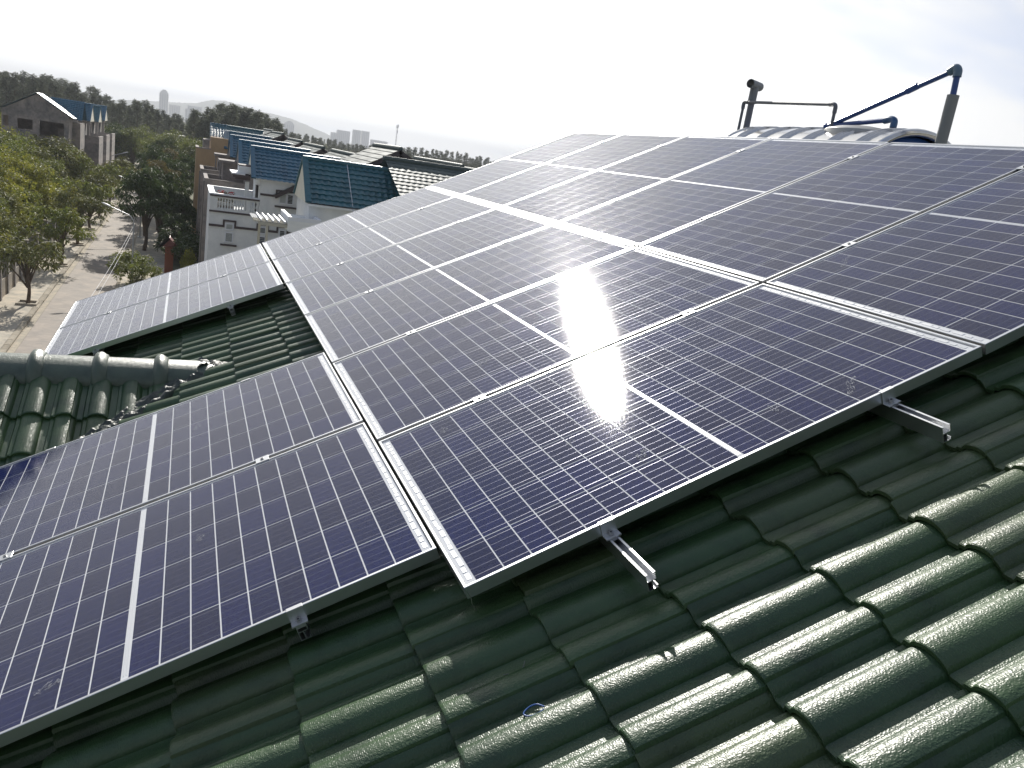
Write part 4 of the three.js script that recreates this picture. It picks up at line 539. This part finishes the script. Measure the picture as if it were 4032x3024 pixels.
function greyHouse(z, xt, xg, ya, label, k, extra) { // unfinished grey terrace houses
  const h = thing('terrace_house', label, 'house', 'houses of the right hand row');
  mesh('wall', metreUV(merge([span(xt, 13, -0.1, 7.1, z - 6.1, z), span(4.0, 13, 7.1, 9.25, z - 6.1, z)])), W.grey, h);
  mesh('parapet', metreUV(merge([span(xt, xt + 0.2, 7.1, 8.05, z - 6.1, z), span(xt + 0.2, 4.0, 7.1, 8.05, z - 0.18, z), span(xt + 0.2, 4.0, 7.1, 8.05, z - 6.1, z - 5.92)])), W.grey, h);
  mesh('coping', merge([span(xt - 0.04, xt + 0.24, 8.05, 8.13, z - 6.1, z + 0.03), span(xt + 0.24, 3.3, 8.05, 8.11, z - 0.2, z + 0.03), span(xt + 0.24, 3.3, 8.05, 8.11, z - 6.12, z - 5.9)]), W.greyL, h);
  mesh('stair_block', metreUV(merge([span(2.5, 4.0, 7.1, 9.2, z - 5.9, z - 3.2), span(2.2, 4.0, 9.2, 9.4, z - 6.05, z - 3)])), W.grey, h);
  mesh('downpipe', bar([2.3, 7.1, z - 3.0], [2.3, 9.2, z - 3.0], 0.05, 8), W.greyL, h); mesh('drainpipe', bar([xt - 0.07, 0, z - 0.3], [xt - 0.07, 7.9, z - 0.3], 0.06, 8), W.greyL, h);
  gableRoof(h, { xg, xe: 8.6, ya, za: z - 2.35, half: 2.62, drop: 1.7, mat: RM[k], bargeMat: W.grey, seed: 30 + k });
  mainRoof(h, { xr: 9.4 - 0.012 * (-z - 52), yr: ya + 0.42, z0: z - 0.2, z1: z - 11, wall: W.grey }); return h;
}
greyHouse(-64, 1.22, 3.45, 10.92, 'bare grey concrete terrace house with blue gable, next behind the white one', 3);
greyHouse(-76, 1.10, 3.35, 11.05, 'bare grey concrete terrace house with blue gable, second behind the white one', 2);
{ // the orange house with the lattice verge and white rail
  const z = -88, h = thing('orange_house', 'orange plastered house with blue roof at the far end of the row', 'house', 'houses of the right hand row');
  mesh('wall', metreUV(merge([span(0.76, 13, -0.1, 8.2, z - 6.2, z), span(2.05, 13, 8.2, 9.6, z - 6.2, z), span(0.76, 0.95, 8.2, 9.4, z - 6.2, z), span(0.95, 2.05, 8.2, 9.4, z - 0.2, z), span(2.05, 3.6, 9.6, 10.6, z - 6.2, z)])), W.orange, h);
  mesh('coping', merge([span(0.7, 1.0, 9.4, 9.5, z - 6.2, z + 0.04), span(1.0, 2.05, 9.4, 9.5, z - 0.22, z + 0.04)]), W.grey, h);
  const rl = []; for (let i = 0; i < 16; i++) rl.push(box(0.035, 0.75, 0.035, 2.1 + i * 0.1, 10.98, z - 0.1)); rl.push(box(1.6, 0.05, 0.05, 2.85, 11.36, z - 0.1)); mesh('rail', merge(rl), W.frame, h);
  mesh('window', span(1.2, 1.9, 6.0, 7.2, z + 0.002, z + 0.05), W.pane, h);
  gableRoof(h, { xg: 3.3, xe: 8.6, ya: 11.25, za: z - 2.35, half: 2.6, drop: 1.6, mat: RM[0], bargeMat: W.orange, seed: 51 });
  // open lattice of roof battens
  const lat = []; for (let i = 0; i < 8; i++) lat.push(span(2.0, 3.6, 11.9 - i * 0.24 - 0.03, 11.9 - i * 0.24 + 0.03, z - 5.9 + i * 0.33, z - 5.82 + i * 0.33)); for (let i = 0; i < 6; i++) lat.push(bar([2.05 + i * 0.3, 11.95, z - 6], [2.05 + i * 0.3, 10.2, z - 3.2], 0.035, 5)); mesh('roof_battens', merge(lat), RM[0], h);
  mainRoof(h, { xr: 8.8, yr: 11.85, z0: z - 1, z1: z - 14, wall: W.dark });
}
{ const h = thing('end_house', 'house with blue roof at the very end of the row, beyond the orange one', 'house', 'houses of the right hand row'); const z = -103; mesh('wall', metreUV(span(1.6, 13, -0.1, 10, z - 6, z)), W.grey, h); gableRoof(h, { xg: 2.3, xe: 8.2, ya: 11.75, za: z - 3, half: 3.1, drop: 1.4, mat: RM[1], bargeMat: W.grey, seed: 61 }); mainRoof(h, { xr: 8.9, yr: 12.0, z0: z + 1, z1: z - 12, wall: W.dark }); }
{ const h = thing('rear_house', 'grey green roofed house behind the row, right of the teal gable', 'house'); mesh('wall', metreUV(span(11.2, 18, -0.1, 9.2, -56, -45.5)), W.cream, h); mainRoof(h, { xr: 14.1, yr: 11.65, z0: -45.2, z1: -56, run: 4.6, deg: 29, wall: W.dark }); }
{ const h = thing('rear_house', 'second grey green roofed house behind the row, farther right', 'house'); mesh('wall', metreUV(span(17, 25, -0.1, 9.2, -72, -58)), W.cream, h); mainRoof(h, { xr: 20.5, yr: 11.4, z0: -58, z1: -70, run: 4.6, deg: 29, wall: W.dark }); }

// left row: unfinished houses
{
  const z = -120, h = thing('unfinished_house', 'bare grey house shell with wide gable and dark window holes, left', 'house', 'unfinished houses of the left row');
  const xa = -17.3, hw = 4.1; const wallShape = (() => { const s = new THREE.Shape(); s.moveTo(xa - 3.75, -0.1); s.lineTo(xa + 3.5, -0.1); s.lineTo(xa + 3.5, 9.95); s.lineTo(xa, 12.1); s.lineTo(xa - 3.75, 9.8); s.closePath(); for (const [a, b, c, d] of [[-20.9, -20.3, 7.9, 9.1], [-19.35, -17.75, 7.75, 8.95], [-17.0, -14.35, 7.1, 9.05], [-20.2, -18.8, 3.5, 5.2], [-17.5, -15.5, 3.4, 5.2]]) { const q = new THREE.Path(); q.moveTo(a, c); q.lineTo(a, d); q.lineTo(b, d); q.lineTo(b, c); q.closePath(); s.holes.push(q); } return s; })();
  mesh('front_wall', metreUV(new THREE.ExtrudeGeometry(wallShape, { depth: 0.22, bevelEnabled: false }).translate(0, 0, z - 0.22)), W.grey, h);
  mesh('rear_walls', metreUV(merge([span(xa - 3.75, xa - 3.5, -0.1, 9.8, z - 9, z - 0.22), span(xa + 3.28, xa + 3.5, -0.1, 9.9, z - 9, z - 0.22), span(xa - 3.5, xa + 3.28, -0.1, 9.9, z - 9.2, z - 9), span(xa - 3.5, xa + 3.28, 6.9, 7.05, z - 9, z - 0.22), span(-15.2, -14.4, 7.05, 8.4, z - 2.0, z - 1.9)])), W.grey, h);
  slopeZ(z + 0.25, z - 4.2, xa, 12.25, 4.75, 31, 1, roofMat([0.20, 0.23, 0.22]), h, 'bare_roof_slope', 71); slopeZ(z + 0.25, z - 9, xa, 12.25, 4.6, 31, -1, RM[1], h, 'roof_slope', 72);
  slopeX(-16.6, -12.7, 12.0, z - 6.2, 3.6, 42, 1, RM[0], h, 'cross_roof', 73); slopeX(-16.6, -12.7, 12.0, z - 6.2, 3.6, 42, -1, RM[0], h, 'cross_roof', 74);
  mesh('side_wing', metreUV(span(xa + 3.5, -12.9, -0.1, 9.3, z - 8.6, z - 3.6)), W.grey, h);
}
[[-131, -12.55, 11.75, 'narrow bare grey house with a thin pale gable tip, left row, first'], [-143, -12.6, 11.6, 'narrow bare grey house with a thin pale gable tip, left row, second'], [-155, -12.75, 11.75, 'narrow bare grey house with a low side wall, left row, third']].forEach(([z, xf, ya, label], i) => {
  const h = thing('unfinished_house', label, 'house', 'unfinished houses of the left row');
  mesh('wall', metreUV(merge([span(-21, xf - 0.9, -0.1, 9.4, z - 6, z), span(xf - 0.9, xf + 1.2, -0.1, 6.8, z - 6, z)])), i === 1 ? W.greyL : W.grey, h); mesh('parapet', merge([span(xf + 1.0, xf + 1.2, 6.8, 7.7, z - 6, z), span(xf - 0.9, xf + 1.0, 6.8, 7.7, z - 0.2, z)]), W.grey, h);
  mesh('porch_pillar', merge([span(xf - 0.35, xf, 6.8, 9.6, z - 0.4, z - 0.05), span(xf - 0.45, xf + 0.1, 9.3, 9.45, z - 0.5, z + 0.02)]), W.greyL, h); mesh('door_opening', span(xf - 0.92, xf - 0.87, 6.9, 9.2, z - 4.4, z - 1.6), W.dark, h);
  gableRoof(h, { xg: xf + 0.05, xe: -18.5, ya, za: z - 3, half: 3.1, drop: 2.2, mat: RM[i % 4], bargeMat: W.cream, seed: 80 + i });
});
// gate with a little red roof
{
  const g = thing('gate_pillar', 'terracotta fluted gate pillar under a small red gabled roof', 'gate', null, [-0.98, 0, -70.8]); const tm = std({ color: lin(0.30, 0.105, 0.06), roughness: 0.7 }), rm = phys({ color: lin(0.16, 0.035, 0.03), roughness: 0.42 });
  mesh('pillar', chamferBox(0.62, 2.1, 0.62, 0.03).translate(0, 1.05, 0), tm, g); for (let i = 0; i < 5; i++) mesh('flute', span(-0.26 + i * 0.115, -0.20 + i * 0.115, 0.1, 2.05, 0.311, 0.345), tm, g);
  const a = 0.80, L = 0.98; for (const s of [1, -1]) mesh('roof_side', new THREE.BoxGeometry(L, 0.07, 1.5).translate(L / 2, 0, 0).rotateZ(-a).scale(s, 1, 1).translate(0, 2.78, 0.1), rm, g); mesh('ridge', new THREE.CylinderGeometry(0.055, 0.055, 1.54, 10).rotateX(Math.PI / 2).translate(0, 2.82, 0.1), rm, g); mesh('gable', poly([[[-0.5, 2.15, 0.75], [0.5, 2.15, 0.75], [0, 2.74, 0.75]]]), rm, g);
}
// street lamps
{
  const lm = std({ color: lin(0.42, 0.43, 0.44), metalness: 0.4, roughness: 0.45 });
  const lp = new THREE.Group(); lp.name = 'street_lamp'; // pole at the origin, arm reaching to -x
  mesh('pole', bar([0, 0, 0], [0, 4.3, 0], 0.075, 10, 0.05), lm, lp); mesh('arm', tube([[0, 4.25, 0], [-0.03, 4.6, 0], [-0.25, 4.9, 0], [-0.75, 5.12, 0], [-1.45, 5.38, 0]], 0.038, 24, 8), lm, lp);
  mesh('lamp_head', merge([new THREE.SphereGeometry(0.16, 12, 8).scale(2.1, 0.42, 0.8).rotateZ(-0.34).translate(-1.72, 5.5, 0), box(0.34, 0.05, 0.2, 0, 0, 0).rotateZ(-0.34).translate(-1.66, 5.45, 0)]), std({ color: lin(0.5, 0.5, 0.5), roughness: 0.5 }), lp); mesh('base_plate', box(0.4, 0.06, 0.4, 0, 0.03, 0), lm, lp);
  [[-3.25, -63.8, 1, 'street lamp nearest the roof, grey pole with curved arm over the road'], [-4.0, -90, 1.02, 'street lamp on the right, second from the roof, hidden in the mango trees'], [-4.15, -112, 0.84, 'street lamp with its pole rising from the mango crown, third from the roof'], [-1.95, -140, 1.02, 'street lamp beside the camera pole, fourth from the roof'], [-4.0, -172, 1.0, 'street lamp farthest down the right of the road']].forEach(([x, z, s, l]) => { const c = lp.clone(); c.name = numbered('street_lamp'); c.userData = { label: l, category: 'street lamp', group: 'street lamps along the road' }; c.position.set(x, 0, z); c.scale.setScalar(s); scene.add(c); });
  const l2 = lp.clone(); l2.name = numbered('street_lamp'); l2.userData = { label: 'street lamp on the left of the road, arm turned towards the houses', category: 'street lamp', group: 'street lamps along the road' }; l2.position.set(-10.0, 0, -132); l2.rotation.y = Math.PI; l2.scale.setScalar(1.1); scene.add(l2);
  const cp = thing('camera_pole', 'slim pole with a white globe head among the mango trees', 'pole', null, [-1.82, 0, -140]); mesh('pole', bar([0, 0, 0], [0, 5.5, 0], 0.06, 8), lm, cp); mesh('globe', new THREE.SphereGeometry(0.2, 12, 8).translate(0, 5.6, 0), W.frame, cp);
}
// overhead cables
{
  const cm = std({ color: lin(0.42, 0.42, 0.42), roughness: 0.6 }); const sag = (a, b, s) => { const p = []; for (let i = 0; i <= 12; i++) { const t = i / 12; p.push([lerp(a[0], b[0], t), lerp(a[1], b[1], t) - s * 4 * t * (1 - t), lerp(a[2], b[2], t)]); } return p; };
  solo('overhead_cable', tube(sag([-3.28, 4.2, -63.8], [-3.05, 5.6, -24], 0.25), 0.008, 30, 5), cm, 'pale overhead cable over the road, upper of the pair', 'cable', 'overhead cables from the nearest lamp');
  solo('overhead_cable', tube(sag([-3.28, 3.9, -63.8], [-3.05, 5.2, -24], 0.25), 0.008, 30, 5), cm, 'pale overhead cable over the road, lower of the pair', 'cable', 'overhead cables from the nearest lamp');
}
// far end of the street: a parked motorbike and a white sign board
{
  const b = thing('parked_motorbike', 'dark motorbike standing at the far end of the road', 'motorbike', null, [-7.6, -0.09, -178]); for (const z of [-0.62, 0.62]) mesh('wheel', new THREE.TorusGeometry(0.25, 0.06, 8, 18).rotateY(Math.PI / 2).translate(0, 0.31, z), M.black, b); mesh('body', merge([box(0.28, 0.3, 0.9, 0, 0.55, 0), box(0.26, 0.1, 0.7, 0, 0.75, 0.2), box(0.1, 0.5, 0.12, 0, 0.7, -0.55)]), std({ color: lin(0.06, 0.01, 0.01), roughness: 0.3 }), b); mesh('handlebar', box(0.7, 0.04, 0.04, 0, 1.0, -0.52), M.steelBolt, b);
  const s = thing('white_board', 'small white board standing among the right hand trees', 'sign', null, [-0.75, 0, -118]); mesh('board', box(1.0, 0.7, 0.05, 0, 4.85, 0), W.frame, s); mesh('post', bar([0, 0, 0], [0, 4.5, 0], 0.05, 6), M.greyPipe, s);
  const hut = thing('low_shed', 'low shed with a pale curved roof among trees beyond the street', 'shed', null, [-3.2, 0, -232]); mesh('wall', span(-2.6, 2.6, 0, 7.6, -3, 3), W.cream, hut); mesh('curved_roof', new THREE.CylinderGeometry(5.2, 5.2, 6.6, 20, 1, true, -0.62, 1.24).rotateX(Math.PI / 2).rotateZ(0).translate(0, 4.4, 0), std({ color: lin(0.5, 0.46, 0.42), roughness: 0.8, side: THREE.DoubleSide }), hut);
}
// ───────────────────────── hills, towers, mast ─────────────────────────
{
  const hill = (pts, z, name, mat) => { const P = [], I = [], K = 5; pts.forEach(([x, y], i) => { for (let k = 0; k <= K; k++) { const t = k / K; P.push(x * (1 + t * 0.02), (y + 8 * (fbm(N1, i * 0.7 + 30, k * 0.9 + 12, 256, 3) - 0.5) * t) * Math.sin(t * Math.PI / 2) - 2 * (1 - t), z + 700 * (1 - t) ); } }); const n = K + 1; for (let i = 0; i < pts.length - 1; i++) for (let k = 0; k < K; k++) { const a = i * n + k; I.push(a, a + n, a + 1, a + 1, a + n, a + n + 1); } const g = new THREE.BufferGeometry(); g.setAttribute('position', new THREE.Float32BufferAttribute(P, 3)); g.setIndex(I); g.computeVertexNormals(); return setting(name, g, mat); };
  const D = 5200, prof = [[-0.10, 0.001], [-0.075, 0.006], [-0.055, 0.0095], [-0.03, 0.0125], [-0.0122, 0.0142], [0.0061, 0.0168], [0.02, 0.0222], [0.0337, 0.0242], [0.048, 0.0228], [0.0676, 0.0192], [0.085, 0.0182], [0.1023, 0.0168], [0.1135, 0.0142], [0.123, 0.0112], [0.135, 0.0082], [0.1463, 0.0042], [0.16, 0.001]], pts = []; for (let i = 0; i < prof.length - 1; i++) for (let k = 0; k < 8; k++) { const t = k / 8, x = lerp(prof[i][0], prof[i + 1][0], t), y = lerp(prof[i][1], prof[i + 1][1], t); pts.push([x * D, 12 + y * D + 3 * (N2(i * 3.3 + k * 0.9, 4) - 0.5)]); } pts.push([0.165 * D, 0]);
  const hm = std({ color: lin(0.16, 0.18, 0.14), roughness: 1 }); hill(pts, -D, 'far_hill', hm);
  const p2 = []; for (let i = 0; i <= 24; i++) { const x = lerp(-0.155, -0.085, i / 24); p2.push([x * 4200, 12 + 4200 * (0.0205 * Math.exp(-Math.pow((x + 0.118) / 0.018, 2)))]); } hill(p2, -4200, 'left_hill', hm);
  const tm = std({ color: lin(0.68, 0.68, 0.67), roughness: 0.9 }), tw = std({ color: lin(0.48, 0.49, 0.50), roughness: 0.7 });
  const tower = (k0, k1, top, z, label, o = {}) => { const t = thing('tower_block', label, 'building', 'hazy tower blocks on the skyline'); const x0 = k0 * z, x1 = k1 * z, y = 12 + top * z, d = 22; mesh('body', span(x0, x1, 0, y, -z - d, -z), tm, t); if (o.crown) mesh('crown', merge([span(lerp(x0, x1, 0.12), lerp(x0, x1, 0.88), y, y + 5, -z - d + 2, -z - 2), span(lerp(x0, x1, 0.3), lerp(x0, x1, 0.75), y + 5, y + 9, -z - d + 4, -z - 4)]), tm, t); const g = []; const n = Math.max(3, Math.round((x1 - x0) / 7)), f = Math.floor((y - 6) / 8); for (let i = 0; i < n; i++) g.push(span(lerp(x0, x1, (i + 0.3) / n), lerp(x0, x1, (i + 0.7) / n), 6, y - 4, -z, -z + 0.6)); mesh('window_bands', merge(g), tw, t); return t; };
  tower(-0.0304, -0.0216, 0.0222, 2900, 'tall round topped tower block standing alone on the skyline', { crown: true }); tower(-0.0203, -0.0094, 0.0112, 3000, 'lower wide block right of the tall tower'); tower(-0.0022, 0.0121, 0.0132, 3000, 'broad slab block with a crane, before the hill'); tower(-0.0045, 0.004, 0.0095, 2800, 'low pale block before the broad slab'); tower(0.099, 0.110, 0.0108, 3000, 'round block at the foot of the hill', { crown: true });
  tower(0.1516, 0.158, 0.0092, 3200, 'stepped block right of the hill, low part'); tower(0.158, 0.1727, 0.0128, 3210, 'stepped block right of the hill, tall part'); tower(0.1763, 0.185, 0.0158, 3200, 'left of the twin slab towers'); tower(0.1864, 0.195, 0.0160, 3205, 'right of the twin slab towers'); tower(0.1979, 0.217, 0.0080, 3200, 'long low block right of the twin towers');
  const m = thing('radio_mast', 'thin lattice radio mast on the skyline behind the roofs', 'mast', null, [0.2268 * 520, 0, -520]), g = []; for (const [x, z] of [[-0.4, -0.4], [0.4, -0.4], [0, 0.45]]) g.push(bar([x, 0, z], [x * 0.5, 27, z * 0.5], 0.07, 5)); for (let i = 0; i < 26; i++) { const y = i, s = 1 - 0.5 * i / 27, s2 = 1 - 0.5 * (i + 1) / 27; g.push(bar([-0.4 * s, y, -0.4 * s], [0.4 * s2, y + 1, -0.4 * s2], 0.035, 4), bar([0.4 * s, y, -0.4 * s], [0, y + 1, 0.45 * s2], 0.035, 4)); } mesh('lattice', merge(g), M.aluMatt, m); mesh('antennas', merge([box(0.35, 2.2, 0.25, 0.5, 26.3, 0), box(0.35, 2.2, 0.25, -0.5, 26.0, 0.2), box(0.3, 1.6, 0.3, 0.2, 22.8, 0.4), bar([0, 27, 0], [0, 28.4, 0], 0.04, 5)]), W.frame, m);
}
renderer.render(scene, camera);
